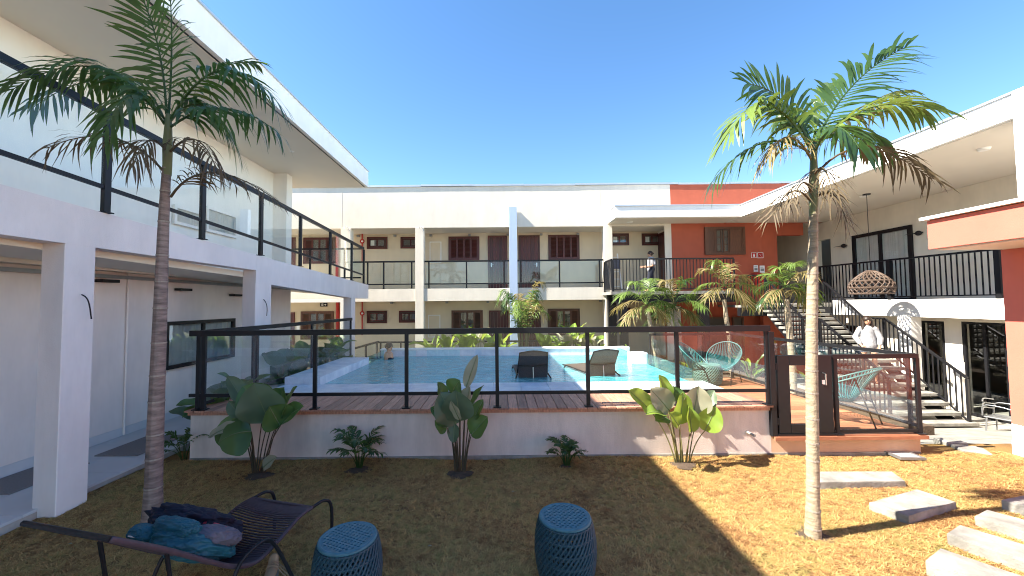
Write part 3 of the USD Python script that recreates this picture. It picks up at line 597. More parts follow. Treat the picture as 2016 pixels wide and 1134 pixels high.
for i, (x0, x1, yt) in enumerate(ops):
    y0_, y1_ = onX(x1, 700, XG)[1], onX(x0, 700, XG)[1]; zt = min(gz(yt, (x0 + x1) / 2), zf0 - .06)
    obj('door_header', B(XG, XG + .2, y0_ + .001, y1_ - .001, zt, zf0 - .002), W_CREAM, rw)
    if i == 1: obj('sill_wall', B(XG, XG + .2, y0_ + .001, y1_ - .001, -.95, gz(795, 1840)), W_CREAM, rw)
    window_curtained(rw, y0_ + .002, y1_ - .002, gz(795, 1840) if i == 1 else -.85, zt, XG + .02, 'x', 1 if i < 2 else 2, .06, BLACK, .05, False, 1)
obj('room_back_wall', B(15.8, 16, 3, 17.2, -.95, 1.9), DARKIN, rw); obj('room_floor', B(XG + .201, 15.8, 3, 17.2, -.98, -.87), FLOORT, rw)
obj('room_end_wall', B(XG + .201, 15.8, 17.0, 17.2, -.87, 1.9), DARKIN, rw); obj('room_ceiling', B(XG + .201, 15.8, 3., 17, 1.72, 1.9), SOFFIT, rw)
y_ = onX(1783, 700, XB)[1]; obj('ground_floor_column', B(XB, XB + .3, y_ - .18, y_ + .18, -.95, zf0 - .001), W_WHITE, rw)
y_ = onX(1893, 780, 11.3)[1]; obj('low_pier', B(11.2, 11.34, y_ - .07, y_ + .07, -.95, onX(1893, 714, 11.2)[2]), W_WHITE, rw)
# pendant wicker lamp hanging from the overhang, its cord included
q = onY(1706, 380, 10.9); pb = onY(1715, 578, q[1]); pdt = thing('pendant_lamp', 'brown wicker pendant lamp hanging on a long cord under the right roof', 'pendant lamp', (q[0], q[1], 0))
obj('ceiling_rose', MB().lathe([(0, zq0 - .03), (.09, zq0 - .03), (.09, zq0 - .0045)], 14), BLACK, pdt)
zt_, zbm = onY(1715, 533, q[1])[2], pb[2]; pxc = (onY(1715, 560, q[1])[0] - q[0])
obj('cord', MB().tube([(0, 0, zq0 - .03), (pxc * .6, 0, (zq0 + zt_) / 2), (pxc, 0, zt_)], .008, 5), BLACK, pdt)
Rr = 34 / F * q[1]; H = zt_ - zbm
pro = lambda s: (Rr * min(1, .16 + 1.0 * math.sin(s * math.pi / 2) ** .8) if s < .8 else Rr * (1.0 - .25 * (s - .8)), zt_ - H * s)
for sgn in (1, -1):
    for i in range(22):
        pts = []
        for s in np.linspace(0, 1, 10):
            rr_, z_ = pro(s); a_ = 2 * math.pi * i / 22 + sgn * s * 1.1; pts.append((pxc + rr_ * math.cos(a_), rr_ * math.sin(a_), z_))
        obj('wicker_strand', MB().tube(pts, .014, 4, False), WICKER, pdt)
for s in (.02, .45, .75, 1.):
    rr_, z_ = pro(s); obj('wicker_ring', MB().tube([(pxc + rr_ * math.cos(t), rr_ * math.sin(t), z_) for t in np.linspace(0, 2 * math.pi, 24, endpoint=False)], .022, 5, closed=True), WICKER, pdt)

# ------------------------------------------------------------------ red gatehouse at the right edge
gh = thing('red_porch_building', 'salmon red porch building with white capped canopy and marble plinth at the right edge', 'building')
xc, xp, yp = 6.1, 7.1, 5.47
zc0, zc1 = onX(1835, 490, xc)[2], onX(1833, 434, xc)[2]
obj('canopy', B(xc, 13, -6, yp, zc0, zc1), W_PEACH, gh)
obj('canopy_soffit', B(xc + .05, 12.9, -6, yp - .05, zc0 - .02, zc0 - .001), SOFFIT, gh)
obj('canopy_cap', B(xc - .06, 13, -6, yp + .05, zc1 + .012, zc1 + .055), W_WHITE, gh); obj('cap_gap', B(xc + .02, 12.9, -6, yp - .02, zc1 + .0005, zc1 + .0115), BLACK, gh)
obj('porch_wall', B(xp, 12.5, -6, yp - .02, .42, zc0 - .021), W_PEACH, gh)
for k in range(9): obj('plinth_panel', B(xp - .03, 12.4, yp - .03 - (k + 1) * .9 + .006, yp - .03 - k * .9, -.12, .20, c=.004), MARBLE, gh)
for k in range(9): obj('plinth_panel', B(xp - .012, 12.4, yp - .024 - (k + 1) * .7 + .005, yp - .024 - k * .7, .2005, .42, c=.004), MARBLE, gh)
obj('plinth_step', B(xp - .35, 12, -6, yp + .03, -.2, .0), CONC, gh)

# ------------------------------------------------------------------ outdoor stairs
stt = thing('outdoor_staircase', 'open riser staircase with white treads and black steel strings on the right', 'staircase')
sx0, sx1 = 9.15, 11.0
flights = [(13.35, zl + .02, 11.75, .67, 9), (11.1, .67, 9.15, -.72, 8)]
for (ya, z_a, yb, z_b, n) in flights:
    for i in range(n):
        k = (i + .5) / n; y = ya + (yb - ya) * k; z = z_a + (z_b - z_a) * (i + 1) / (n + (0 if z_b < 0 else 1))
        d = .5 * abs(yb - ya) / n + .05; last = (z_b < 0 and i > 4)
        obj('tread', B(sx0 - (.05 if not last else .9), sx1 + (.02 if not last else .12), y - d, y + d, z - .08, z, c=.008), CONC, stt)
obj('mid_landing', B(sx0 - .05, sx1 + .02, 11.08, 11.78, .59, .67, c=.008), CONC, stt)
for X in (sx0 + .1, sx1 - .12):
    obj('stringer', MB().prism([(13.4, zl - .3), (13.4, zl - .02), (11.75, .56), (11.1, .56), (9.25, -.82), (9.6, -.92), (11.15, .3), (11.8, .3)], 'x', X - .03, X + .03), BLACK, stt)
for X, nm in ((sx0, 'left'), (sx1, 'right')):
    hr = .95
    bal_rail('stair_railing', f'black baluster railing on the {nm} side of the upper stair flight', (X, 13.3), (X, 11.75), (zl + .02, .70), (zl + hr + .05, .70 + hr), .115, 'stair railings', toph=.05)
    bal_rail('stair_railing', f'black baluster railing on the {nm} side of the stair mid landing', (X, 11.72), (X, 11.12), .68, .68 + hr, .115, 'stair railings')
    bal_rail('stair_railing', f'black baluster railing on the {nm} side of the lower stair flight', (X, 11.09), (X, 9.2), (.68, -.80), (.68 + hr, -.80 + hr + .15), .115, 'stair railings')
# base slabs and kerb stones at the foot of the stairs
kz = -.02
for k, (x0, y0, x1, y1) in enumerate(((1836, 861, 1868, 872), (1869, 872, 1893, 884), (1894, 884, 1960, 893))):
    a, b = onZ(x0, y0, .06), onZ(x1, y1, .06); d = unit((b - a) * V(1, 1, 0)); ang = math.atan2(d[1], d[0])
    kk = thing('kerb_stone', ('farthest', 'middle', 'nearest')[k] + ' pale kerb stone between lawn and right paving', 'kerb stone', (a[0], a[1], 0), math.degrees(ang), 'kerb stones by the right paving')
    obj('stone', B(0, np.linalg.norm(b - a) - .02, 0, .28, -.14, .06 - .006 * k, c=.012), CONC, kk); obj('mortar_bed', B(-.01, np.linalg.norm(b - a) - .01, .02, .3, -.16, -.02), CONCG, kk)

# ------------------------------------------------------------------ raised pool deck
ZD, ZL_ = .70, .285
pd = thing('pool_deck_platform', 'raised pool platform with cream rendered front wall and timber planks', 'pool deck')
xd0, xd1 = onY(372, 850, YW)[0], onY(1517, 840, YW)[0]; xg1 = onY(1812, 870, YW)[0]
obj('front_wall', B(xd0 + .02, xd1, YW, YW + .2, -.4, ZD - .03), W_WALLP, pd)
obj('front_wall_low', B(xd1 + .002, xg1, YW, YW + .2, -.4, ZL_ - .03), W_SAND, pd)
obj('side_wall', B(xd0 + .02, xd0 + .2, YW + .201, 11.2, -.4, ZD - .05), W_WALLP, pd)
obj('right_side_wall', B(xg1 - .2, xg1, YW + .201, 9.7, -1., ZL_ - .03), W_SAND, pd)
obj('wall_foot', B(xd0 + .03, xg1 - .02, YW - .02, YW - .001, -.2, .03), CONC, pd)
n = 60; st = (xd1 - xd0 + .03) / n
for i in range(n):
    a = xd0 - .02 + i * st; j = rng.uniform(-.012, .008)
    obj('plank', B(a + .004, a + st - .004, YW - .075 + j, 6.38, ZD - .026, ZD + rng.uniform(-.002, .002), c=.003), DECKW, pd)
obj('fascia_board', B(xd0, xd1 + .01, YW - .03, YW - .002, ZD - .075, ZD - .027), DECKW, pd)
obj('deck_riser', B(xd1 + .003, xd1 + .035, YW - .05, 6.4, ZL_ + .002, ZD - .002), DECKO, pd)
n = 30; st = (9.62 - (YW - .06)) / n
for i in range(n):
    a = YW - .06 + i * st; obj('plank', B(xd1 + .036, xg1 + .02, a + .003, a + st - .003, ZL_ - .026, ZL_ + rng.uniform(-.002, .002), c=.003), DECKO, pd)
for k in range(2): obj('deck_trim', B(xd1 + .0, xg1 + .03, YW - .09, YW - .062, ZL_ - .06, ZL_ - .012), DECKO, pd) if k == 0 else None
q = onY(1470, 850, YW); obj('drain_pipe', MB().tube([q + V(0, .02, 0), q + V(.03, -.13, -.015)], .018, 10), CONC, pd, smooth=40)

# pool
pool = thing('swimming_pool', 'raised swimming pool with marble coping and glass sides in the middle of the court', 'swimming pool')
px0, px1, yA, yBk = -3.3, 3.48, 7.1, 11.0; ZWT = .685
for i in range(16):
    a = px0 - .65 + i * (px1 + .2 - px0 + .65) / 16; b = px0 - .65 + (i + 1) * (px1 + .2 - px0 + .65) / 16
    for r_ in range(2): obj('coping_tile', B(a + .002, b - .002, 6.39 + r_ * .355, 6.742 + r_ * .355, ZD - .05, ZD + .015 + rng.uniform(-.001, .001), c=.004), MARBLE, pool)
for i in range(9):
    a = yA + i * 2.62 / 9; b = yA + (i + 1) * 2.62 / 9
    for (x0, x1) in ((px0 - .65, px0 - .33), (px0 - .328, px0)):
        obj('curb_tile', B(x0, x1, a + .002, b - .002, .3, .845, c=.005), MARBLE, pool)
n = 22
for i in range(n):
    a = px0 - .05 + i * (px1 - px0 + .1) / n; b = px0 - .05 + (i + 1) * (px1 - px0 + .1) / n
    obj('wall_tile', B(a + .002, b - .002, yBk, yBk + .02, .52, .855), MARBLE if rng.random() < .8 else TILEP, pool)
    obj('wall_tile', B(a + .002, b - .002, yBk + .002, yBk + .02, .2, .518), TILEP, pool)
obj('back_wall', B(px0 - .1, px1 + .1, yBk + .021, yBk + .25, -.4, .855), W_WHITE, pool)
obj('back_coping', B(px0 - .12, px1 + .1, yBk - .02, yBk + .27, .856, .895, c=.006), W_WHITE, pool)
obj('shallow_shelf', B(px0, px1, yA, 9.0, -.3, .53), TILEP, pool); obj('pool_floor', B(px0, px1, 9.0, yBk, -.75, -.55), TILEP, pool)
obj('side_basin_wall', B(px0 - .2, px0 - .001, 9.73, yBk, -.55, .60), TILEP, pool); obj('side_basin_wall', B(px1 + .001, px1 + .2, yA, yBk, -.55, .60), TILEP, pool)
obj('glass_side', B(px0 - .03, px0 - .005, 9.73, yBk - .02, .60, .86), GLASSG, pool)
obj('glass_side', B(px1 + .005, px1 + .03, yA, 9.3, .60, .93), GLASSG, pool); obj('glass_side', B(px1 - .25, px1 - .225, 9.62, yBk - .02, .60, .90), GLASSG, pool)
obj('white_pier', B(px1 - .36, px1 + .04, 9.302, 9.6, -.5, .94, c=.006), MARBLE, pool)
obj('white_pier', B(px1 - .42, px1 + .1, 10.78, 10.98, -.5, .92, c=.006), MARBLE, pool)
WATER = usdkit.material(stage, L + 'pool_water', {
    'g': ('geometry', {}), 'm': ('mapping', dict(scale=(1., 1.7, 1.))), 'n': ('noise_texture', dict(scale=4.2, detail=4., roughness=.55, distortion=1.)), 'b': ('bump', dict(strength=1., distance=.14)),
    'f': ('fresnel', dict(IOR=1.33)), 't': ('transparent_bsdf', dict(color=(.50, .86, .90))), 'gl': ('glossy_bsdf', dict(color=(1, 1, 1), roughness=.03)), 'mx': ('mix_closure', {}),
    'n4': ('noise_texture', dict(scale=2.2, detail=5., roughness=.65, distortion=1.6)), 'm4': ('mapping', dict(scale=(1., 2.8, 1.))), 'r4': ('rgb_ramp', dict(ramp=[(.36, (.025, .30, .35)), (.5, (.08, .46, .50)), (.66, (.30, .68, .70))])), 'd': ('diffuse_bsdf', {}), 'm2': ('mix_closure', dict(fac=.75)), 'k': ('math', dict(math_type='multiply', value2=.5))},
    [('g.position', 'm4.vector'), ('m4.vector', 'n4.vector'), ('n4.fac', 'r4.fac'), ('r4.color', 'd.color'), ('g.position', 'm.vector'), ('m.vector', 'n.vector'), ('n.fac', 'b.height'), ('b.normal', 'f.normal'), ('b.normal', 'gl.normal'), ('f.fac', 'k.value1'), ('k.value', 'mx.fac'), ('t.BSDF', 'm2.closure1'), ('d.BSDF', 'm2.closure2'), ('m2.closure', 'mx.closure1'), ('gl.BSDF', 'mx.closure2')], surface='mx.closure')
obj('pool_water', MB().grid([[(px0 + .001, yA, ZWT), (px1 - .001, yA, ZWT)], [(px0 + .001, yBk - .001, ZWT), (px1 - .001, yBk - .001, ZWT)]]), WATER, kind='structure')

# glass fences around the deck
YN = YW - .03
xs = lambda x: onY(x, 720, YN)[0]
x0, x1 = xs(374), xs(1517); zt = onY(985, 645.5, YN)[2]
glass_rail('pool_fence', 'long black framed glass pool fence along the front of the deck', (x0, YN), (x1, YN), zt, ZD + .003, [(xs(x) - x0) / (x1 - x0) for x in (391, 402, 620.5, 800.5, 978.5, 1157, 1333)] + [.994], 'pool fences', .078, .2, .05, toph=.055, depth=.035)
glass_rail('pool_fence', 'glass pool fence on the left side running back past the columns', (x0 + .1, YN + .08), (x0 + .36, 10.4), zt, ZD + .0, (.0, .22, .24, .6, .995), 'pool fences', .07, .06, .05, depth=.035)
zt2 = onY(1720, 697, YN)[2]; xga, xgb = xs(1644), xs(1806)
glass_rail('pool_fence', 'glass pool fence to the right of the gate before the teal chair', (xs(1637), YN), (xgb, YN), zt2, ZL_ + .003, (.035, .99), 'pool fences', .06, .04, .05, toph=.05, depth=.035)
glass_rail('pool_fence', 'glass pool fence along the right side of the lower deck facing the stairs', (xgb + .02, YN + .06), (xgb - .2, 9.55), zt2, ZL_, (.02, .33, .66, .99), 'pool fences', .055, .1, .045, toph=.05, depth=.03)
glass_rail('pool_fence', 'glass pool fence at the back of the lower deck behind the two chairs', (onY(1280, 690, 9.5)[0], 9.56), (xgb - .24, 9.56), onY(1350, 656, 9.55)[2], ZL_, (.015, .36, .7), 'pool fences', .055, .1, .05, toph=.05, depth=.03)
gt = thing('pool_gate', 'dark framed pool gate with a glass pane at the lower deck', 'gate')
g0, g1 = xs(1527), xs(1634); gz0, gz1 = ZL_ + .03, onY(1580, 699, YN)[2]
for q_ in ((g0, g0 + .17, gz0, gz1), (g1 - .2, g1, gz0, gz1)): obj('gate_stile', B(q_[0], q_[1], YN - .03, YN + .03, q_[2], q_[3], c=.004), BLACK, gt)
for q_ in ((gz1 - .14, gz1), (gz0, gz0 + .12)): obj('gate_rail', B(g0 + .171, g1 - .201, YN - .03, YN + .03, q_[0], q_[1], c=.004), BLACK, gt)
obj('pane', B(g0 + .172, g1 - .202, YN - .005, YN + .005, gz0 + .121, gz1 - .141), GLASS, gt)
obj('gate_post', B(g0 - .1, g0 - .03, YN - .035, YN + .035, ZL_ - .01, zt - .09), BLACK, gt)
obj('threshold', B(g0 - .02, g1 + .05, YN - .04, YN + .04, ZL_ + .001, ZL_ + .025), BLACK, gt)
hq = onY(1621, 748, YN - .04); obj('handle', MB().tube([hq + V(0, .01, .1), hq + V(0, -.04, .09), hq + V(0, -.045, -.06), hq + V(0, .01, -.07)], .009, 6).box(-.02, .02, -.002, .012, -.06, .0, o=hq), CHROME, gt)
for zz in (gz0 + .12, gz1 - .2): obj('hinge', MB().tube([(g0 - .016, YN - .02, zz), (g0 - .016, YN - .02, zz + .09)], .013, 8), BLACK, gt)
gr = thing('drain_grate', 'flat square drain cover in the sunlit grass before the low wall', 'drain cover', onZ(1782, 899, .01), -4)
obj('cover_frame', MB().box(-.16, .16, -.12, -.09, 0, .03).box(-.16, .16, .09, .12, 0, .03).box(-.16, -.13, -.089, .089, 0, .03).box(.13, .16, -.089, .089, 0, .03), GREYM, gr)
obj('cover_plate', B(-.129, .129, -.089, .089, 0, .022), CONCG, gr)

#PART2
# ------------------------------------------------------------------ foliage builders
def frond(P0, P1, P2, n=22, ll=.45, w=.033, droop=.6, nref=(0, 0, 1), t0=.12, r=random.Random(1), curl=.0, ang0=62, ang1=28, wild=.12, rach=.012, seg=5):
    mb = MB(); ts = np.linspace(0, 1, 14); P = bez(P0, P1, P2, ts); mb.tube(P, np.linspace(rach, rach * .25, 14), 5)
    nref = V(*nref)
    for i in range(n):
        t = t0 + (1 - t0) * (i + .5) / n; p = bez(P0, P1, P2, [t])[0]; T = unit(bez(P0, P1, P2, [min(1, t + .01)])[0] - bez(P0, P1, P2, [t - .01])[0])
        N = unit(nref - T * (nref @ T)); S = np.cross(T, N)
        for sd in (-1, 1):
            a = math.radians(ang0 + (ang1 - ang0) * t + r.uniform(-9, 9)); l = ll * (.45 + .6 * math.sin(math.pi * min(1, .12 + .80 * t))) * r.uniform(.8, 1.12)
            d = unit(S * sd * math.sin(a) + T * math.cos(a) + N * r.uniform(.02, .30)); dr = droop * r.uniform(.6, 1.4)
            ss = np.linspace(0, 1, seg); rnd = V(r.uniform(-1, 1), r.uniform(-1, 1), r.uniform(-.6, .6)) * wild
            C = [p + d * l * s * (1 - .25 * dr * s) + V(0, 0, -1) * dr * l * s * s * .75 + rnd * l * s * s for s in ss]
            C = np.array(C); tt = np.gradient(C, axis=0); wid = w * np.array([.35, .9, 1., .72, .05]) if seg == 5 else w * np.sin(np.linspace(.35, math.pi, seg))
            rows = []
            for k in range(seg):
                cr_ = unit(np.cross(unit(tt[k]), N + .35 * T * sd)); rows.append([C[k] - cr_ * wid[k] / 2, C[k] + cr_ * wid[k] / 2])
            mb.grid(rows)
    return mb
def trunk_mb(pts, radii, n=14, ring=.17, amp=.05):
    pts = spline(pts, 60); r0 = np.interp(np.linspace(0, 1, 60), np.linspace(0, 1, len(radii)), radii); return MB().tube(pts, r0, n), pts, r0
def leaf_mb(base, tip, width, nrm, bow=.12, fold=.18, wave=.02, r=random.Random(1), droop=0.):
    """A paddle shaped leaf from base to tip; nrm: the way its upper face looks. Returns (blade, midrib)."""
    base, tip, nrm = np.asarray(base, float), np.asarray(tip, float), np.asarray(nrm, float); T = tip - base; Ln = np.linalg.norm(T); T = T / Ln
    N = unit(nrm - T * (nrm @ T)); S = np.cross(T, N); rows = []; mid = []; ph = r.uniform(0, 6)
    for t in np.linspace(0, 1, 11):
        c = base + T * Ln * t - N * bow * Ln * (t * t - t) * 2 - N * droop * Ln * t ** 3
        fold_, wave_ = fold * 1.5, wave * 1.7; w = width / 2 * (math.sin(math.pi * min(1, .04 + .96 * t ** .82)) ** .62) * (1 if t < .97 else .35); row = []
        for s in np.linspace(-1, 1, 9):
            up = fold_ * abs(s) ** 1.3 * w - .25 * fold_ * w + wave_ * Ln * math.sin(t * 11 + s * 2 + ph) * abs(s)
            row.append(c + S * s * w + N * up)
        rows.append(row); mid.append(c + N * (.004 - .25 * fold_ * w))
    return MB().grid(rows), MB().tube(np.array(mid), np.linspace(.0065, .002, 11), 4)
def paddle_plant(name, label, loc, leaves, group=None, stalk=STALK, cat='plant', ribs=True):
    """leaves: (stalk foot, leaf base, leaf tip, width, face, material, kwargs) in world coordinates"""
    t = thing(name, label, cat, loc, 0, group); o = V(*loc)
    for i, (ft, b, tip, w, nrm, m, kw) in enumerate(leaves):
        ft, b, tip = V(*ft) - o, V(*b) - o, V(*tip) - o
        c = (ft + b) / 2 * V(1, 1, 1) + V((ft[0] - b[0]) * .22, (ft[1] - b[1]) * .22, .06)
        obj('stalk', MB().tube(bez(ft, c, b, np.linspace(0, 1, 8)), np.linspace(.010, .0055, 8), 6), stalk, t, smooth=True)
        bl, md = leaf_mb(b, tip, w, nrm, r=random.Random(i + 5), **kw); lf = obj('leaf', bl, m, t, smooth=True)
        if ribs: obj('midrib', md, RIB, lf, smooth=True)
    return t
def random_paddles(loc, n, hgt, ll, lw, r, mats, spread=.35, face=None):
    out = []
    for i in range(n):
        a = 2 * math.pi * i / n + r.uniform(-.4, .4); h = hgt * r.uniform(.45, 1); sp = spread * r.uniform(.4, 1.1)
        ft = V(*loc) + V(math.cos(a) * .06, math.sin(a) * .06, 0); b = V(*loc) + V(math.cos(a) * sp * .6, math.sin(a) * sp * .6, h)
        el = r.uniform(.35, 1.3); l = ll * r.uniform(.75, 1.15); tip = b + l * V(math.cos(a) * math.cos(el), math.sin(a) * math.cos(el), math.sin(el))
        nrm = V(-math.cos(a) * math.sin(el), -math.sin(a) * math.sin(el), math.cos(el)) + V(r.uniform(-.5, .5), r.uniform(-.5, .5), .2)
        out.append((ft, b, tip, lw * r.uniform(.8, 1.15), nrm, r.choice(mats), dict(bow=r.uniform(.03, .16), fold=r.uniform(.1, .45), droop=r.uniform(0, .25))))
    return out
def palm(name, label, trunk_px, Y, rad, fronds, bark, ring_m=RINGB, group=None, dy=0., shaft=None, ringgap=.16, baseZ=0.):
    """trunk_px: pixels up the trunk; fronds: (px start, px control, px tip, dy control, dy tip, leaf length, material, kwargs)"""
    pts = [onY(x, y, Y + dy * i / max(1, len(trunk_px) - 1)) for i, (x, y) in enumerate(trunk_px)]; o = V(pts[0][0], pts[0][1], baseZ)
    pts[0][2] = baseZ - .05
    t = thing(name, label, 'palm tree', o, 0, group); mb, sp, rr_ = trunk_mb([p - o for p in pts], rad); obj('trunk', mb, bark, t, smooth=True)
    dist = np.concatenate([[0], np.cumsum(np.linalg.norm(np.diff(sp, axis=0), axis=1))]); d = ringgap * .7
    while d < dist[-1] - .1:
        c = V(*[np.interp(d, dist, sp[:, k]) for k in range(3)]); q = np.interp(d, dist, rr_)
        obj('ring_scar', MB().tube([c + V(0, 0, -.007), c + V(0, 0, .007)], q + .0035, 14), ring_m, t); d += ringgap * rng.uniform(.75, 1.25)
    if shaft: obj('crownshaft', MB().tube([onY(x, y, Y + dy) - o for x, y in shaft[0]], shaft[1], 12), SHAFT, t, smooth=True)
    for i, (a, b, c, d1, d2, ll, m, kw) in enumerate(fronds):
        kw = dict(kw); kw.setdefault('r', random.Random(i * 7 + len(fronds)))
        Y0 = Y + dy; obj('frond', frond(onY(*a, Y0) - o, onY(*b, Y0 + d1) - o, onY(*c, Y0 + d2) - o, ll=ll, **kw), m, t)
    return t

# ------------------------------------------------------------------ two foreground palms
UPY = (0, -1, .25)
left = [((322, 232), (200, 60), (22, 178), -.1, -.25, .42, FROND, dict(n=32, droop=.75)),
        ((328, 240), (230, 90), (60, 215), .25, .4, .40, FROND, dict(n=28, droop=.85)), ((336, 238), (400, 150), (470, 300), .1, .2, .38, FROND, dict(n=26, droop=.95)),
        ((328, 225), (322, 70), (262, -42), .0, -.15, .50, FROND, dict(n=24, nref=UPY, droop=.35, ang0=70)),
        ((332, 225), (345, 60), (330, -60), .35, .5, .42, FROND, dict(n=22, nref=UPY, droop=.5)),
        ((336, 235), (430, 60), (545, 200), -.15, -.25, .46, FROND, dict(n=26, droop=.85)),
        ((336, 235), (410, 110), (500, 125), .35, .75, .42, FROND, dict(n=24, droop=.8)),
        ((336, 250), (440, 170), (548, 262), -.25, -.35, .34, FROND, dict(n=24, droop=1.0)),
        ((324, 245), (250, 120), (205, 268), -.35, -.55, .36, FROND, dict(n=20, droop=1.0)),
        ((326, 240), (270, 110), (185, 160), .45, .7, .40, FROND, dict(n=20, droop=.9)),
                ((328, 345), (235, 225), (92, 292), -.1, -.2, .34, FRONDB, dict(n=22, droop=.95, w=.016, wild=.3)),
        ((336, 388), (400, 285), (556, 402), -.1, -.15, .30, FRONDB, dict(n=30, droop=.75, w=.016, wild=.3)),
        ((330, 300), (285, 240), (262, 330), -.3, -.45, .28, FRONDB, dict(n=16, droop=1.1, w=.016, wild=.3)),
        ((334, 300), (390, 235), (425, 330), -.25, -.4, .30, FRONDB, dict(n=16, droop=1.1, w=.016, wild=.3))]
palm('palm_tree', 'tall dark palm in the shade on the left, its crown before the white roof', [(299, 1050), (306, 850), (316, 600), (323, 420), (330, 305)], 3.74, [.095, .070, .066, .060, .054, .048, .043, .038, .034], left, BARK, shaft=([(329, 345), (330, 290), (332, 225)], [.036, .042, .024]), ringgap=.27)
right = [((1602, 290), (1660, 150), (1785, 92), .0, .1, .46, FROND, dict(n=30, nref=(-.5, -1, .2), droop=.45)),
         ((1606, 292), (1700, 175), (1822, 215), -.15, -.25, .42, FRONDL, dict(n=24, droop=.75)),
         ((1606, 288), (1680, 200), (1770, 185), .1, .2, .42, FRONDL, dict(n=22, droop=.7)),
         ((1598, 290), (1570, 200), (1505, 215), .15, .25, .40, FROND, dict(n=24, droop=.7)), ((1604, 292), (1650, 220), (1740, 300), .2, .3, .38, FROND, dict(n=24, droop=.9)),
         ((1596, 288), (1545, 170), (1470, 165), .0, -.15, .44, FROND, dict(n=22, nref=UPY, droop=.4)),
         ((1594, 290), (1500, 130), (1432, 270), -.15, -.25, .40, FRONDL, dict(n=26, droop=.65)),
         ((1594, 300), (1500, 235), (1402, 358), -.05, .1, .34, FROND, dict(n=22, droop=.9)),
         ((1600, 290), (1612, 190), (1650, 170), .35, .5, .36, FRONDL, dict(n=22, nref=UPY, droop=.6)),
         ((1600, 295), (1570, 190), (1545, 230), .45, .7, .38, FROND, dict(n=18, droop=.8)),
         ((1604, 300), (1640, 205), (1690, 290), -.35, -.55, .34, FROND, dict(n=20, droop=.8)),
         ((1598, 315), (1550, 225), (1512, 312), -.25, -.35, .28, FRONDY, dict(n=22, droop=1.0, w=.012, wild=.25)),
         ((1606, 345), (1690, 235), (1832, 352), -.05, -.1, .32, FRONDB, dict(n=30, droop=.9, w=.018, wild=.25)),
         ((1596, 395), (1555, 345), (1522, 425), -.15, -.25, .24, FRONDB, dict(n=18, droop=1., w=.010, wild=.35)),
         ((1603, 395), (1640, 345), (1668, 440), -.1, -.2, .24, FRONDB, dict(n=18, droop=1., w=.010, wild=.35)),
         ((1598, 380), (1580, 330), (1560, 400), -.35, -.5, .22, FRONDB, dict(n=14, droop=1., w=.010, wild=.35)),
         ((1603, 345), (1625, 300), (1640, 390), -.35, -.5, .24, FRONDB, dict(n=14, droop=1., w=.011, wild=.3))]
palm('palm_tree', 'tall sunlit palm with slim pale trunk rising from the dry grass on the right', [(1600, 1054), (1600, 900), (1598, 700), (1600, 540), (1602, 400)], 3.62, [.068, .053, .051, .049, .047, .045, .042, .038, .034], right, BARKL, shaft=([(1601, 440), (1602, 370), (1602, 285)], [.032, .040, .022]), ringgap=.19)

# smaller palms beyond the pool
def auto_fronds(cx, cy, R, n, r, mats, dead=2, Rd=None):
    out = []
    for i in range(n):
        a = math.radians(-205 + 230 * (i + r.uniform(-.3, .3)) / (n - 1)); l = R * r.uniform(.8, 1.15); ex, ey = cx + l * math.cos(a), cy + l * math.sin(a) * .85 + abs(math.cos(a)) * l * .25
        out.append(((cx, cy), (cx + .55 * l * math.cos(a), cy + .75 * l * math.sin(a) - l * .22), (ex, ey), r.uniform(-.5, .5), r.uniform(-.8, .8), .26 * R / 70 * r.uniform(.85, 1.15) * 2.0, r.choice(mats), dict(n=24, droop=r.uniform(.5, .95), w=.024, r=random.Random(r.random()))))
    for i in range(dead):
        sg = -1 if i % 2 else 1; l = R * r.uniform(.5, .9)
        out.append(((cx, cy + 12), (cx + sg * l * .5, cy - 8), (cx + sg * l, cy + l * .8), r.uniform(-.4, .4), r.uniform(-.6, .6), .26 * R / 70 * 2, FRONDY, dict(n=16, droop=1., w=.025, wild=.3, r=random.Random(r.random()))))
    return out
r_ = random.Random(3); MX = [FRONDL, FRONDL, FROND, FRONDL, FRONDY]
palm('small_palm', 'leaning young palm with yellowed lower frond, leftmost of those behind the lower deck', [(1300, 742), (1292, 700), (1282, 650), (1276, 612)], 10.6, [.085, .07, .06, .05], auto_fronds(1272, 600, 60, 8, r_, MX, 3), BARKL, group=None, baseZ=-.12)
palm('small_palm', 'young palm with bushy straw coloured crown behind the two teal chairs', [(1344, 740), (1340, 690), (1332, 640), (1328, 612)], 11.0, [.08, .07, .06, .05], auto_fronds(1328, 602, 60, 8, r_, MX, 3), BARKL, baseZ=-.12)
palm('small_palm', 'young palm with bright crown before the red wall and its window', [(1439, 740), (1438, 680), (1430, 630), (1426, 590)], 10.9, [.075, .065, .06, .05], auto_fronds(1426, 562, 60, 8, r_, MX, 3), BARKL, baseZ=-.3)
palm('small_palm', 'young palm with pale trunk before the staircase treads, seen through the gate', [(1562, 790), (1560, 720), (1553, 640), (1548, 590)], 9.9, [.09, .08, .07, .05], auto_fronds(1546, 565, 62, 8, r_, MX, 3), BARKL, baseZ=-.3)
o = onY(1030, 690, 13.4); o[2] = -.12; bp = thing('areca_palm', 'bushy many stemmed palm before the blue grey fin behind the pool', 'palm tree', o)
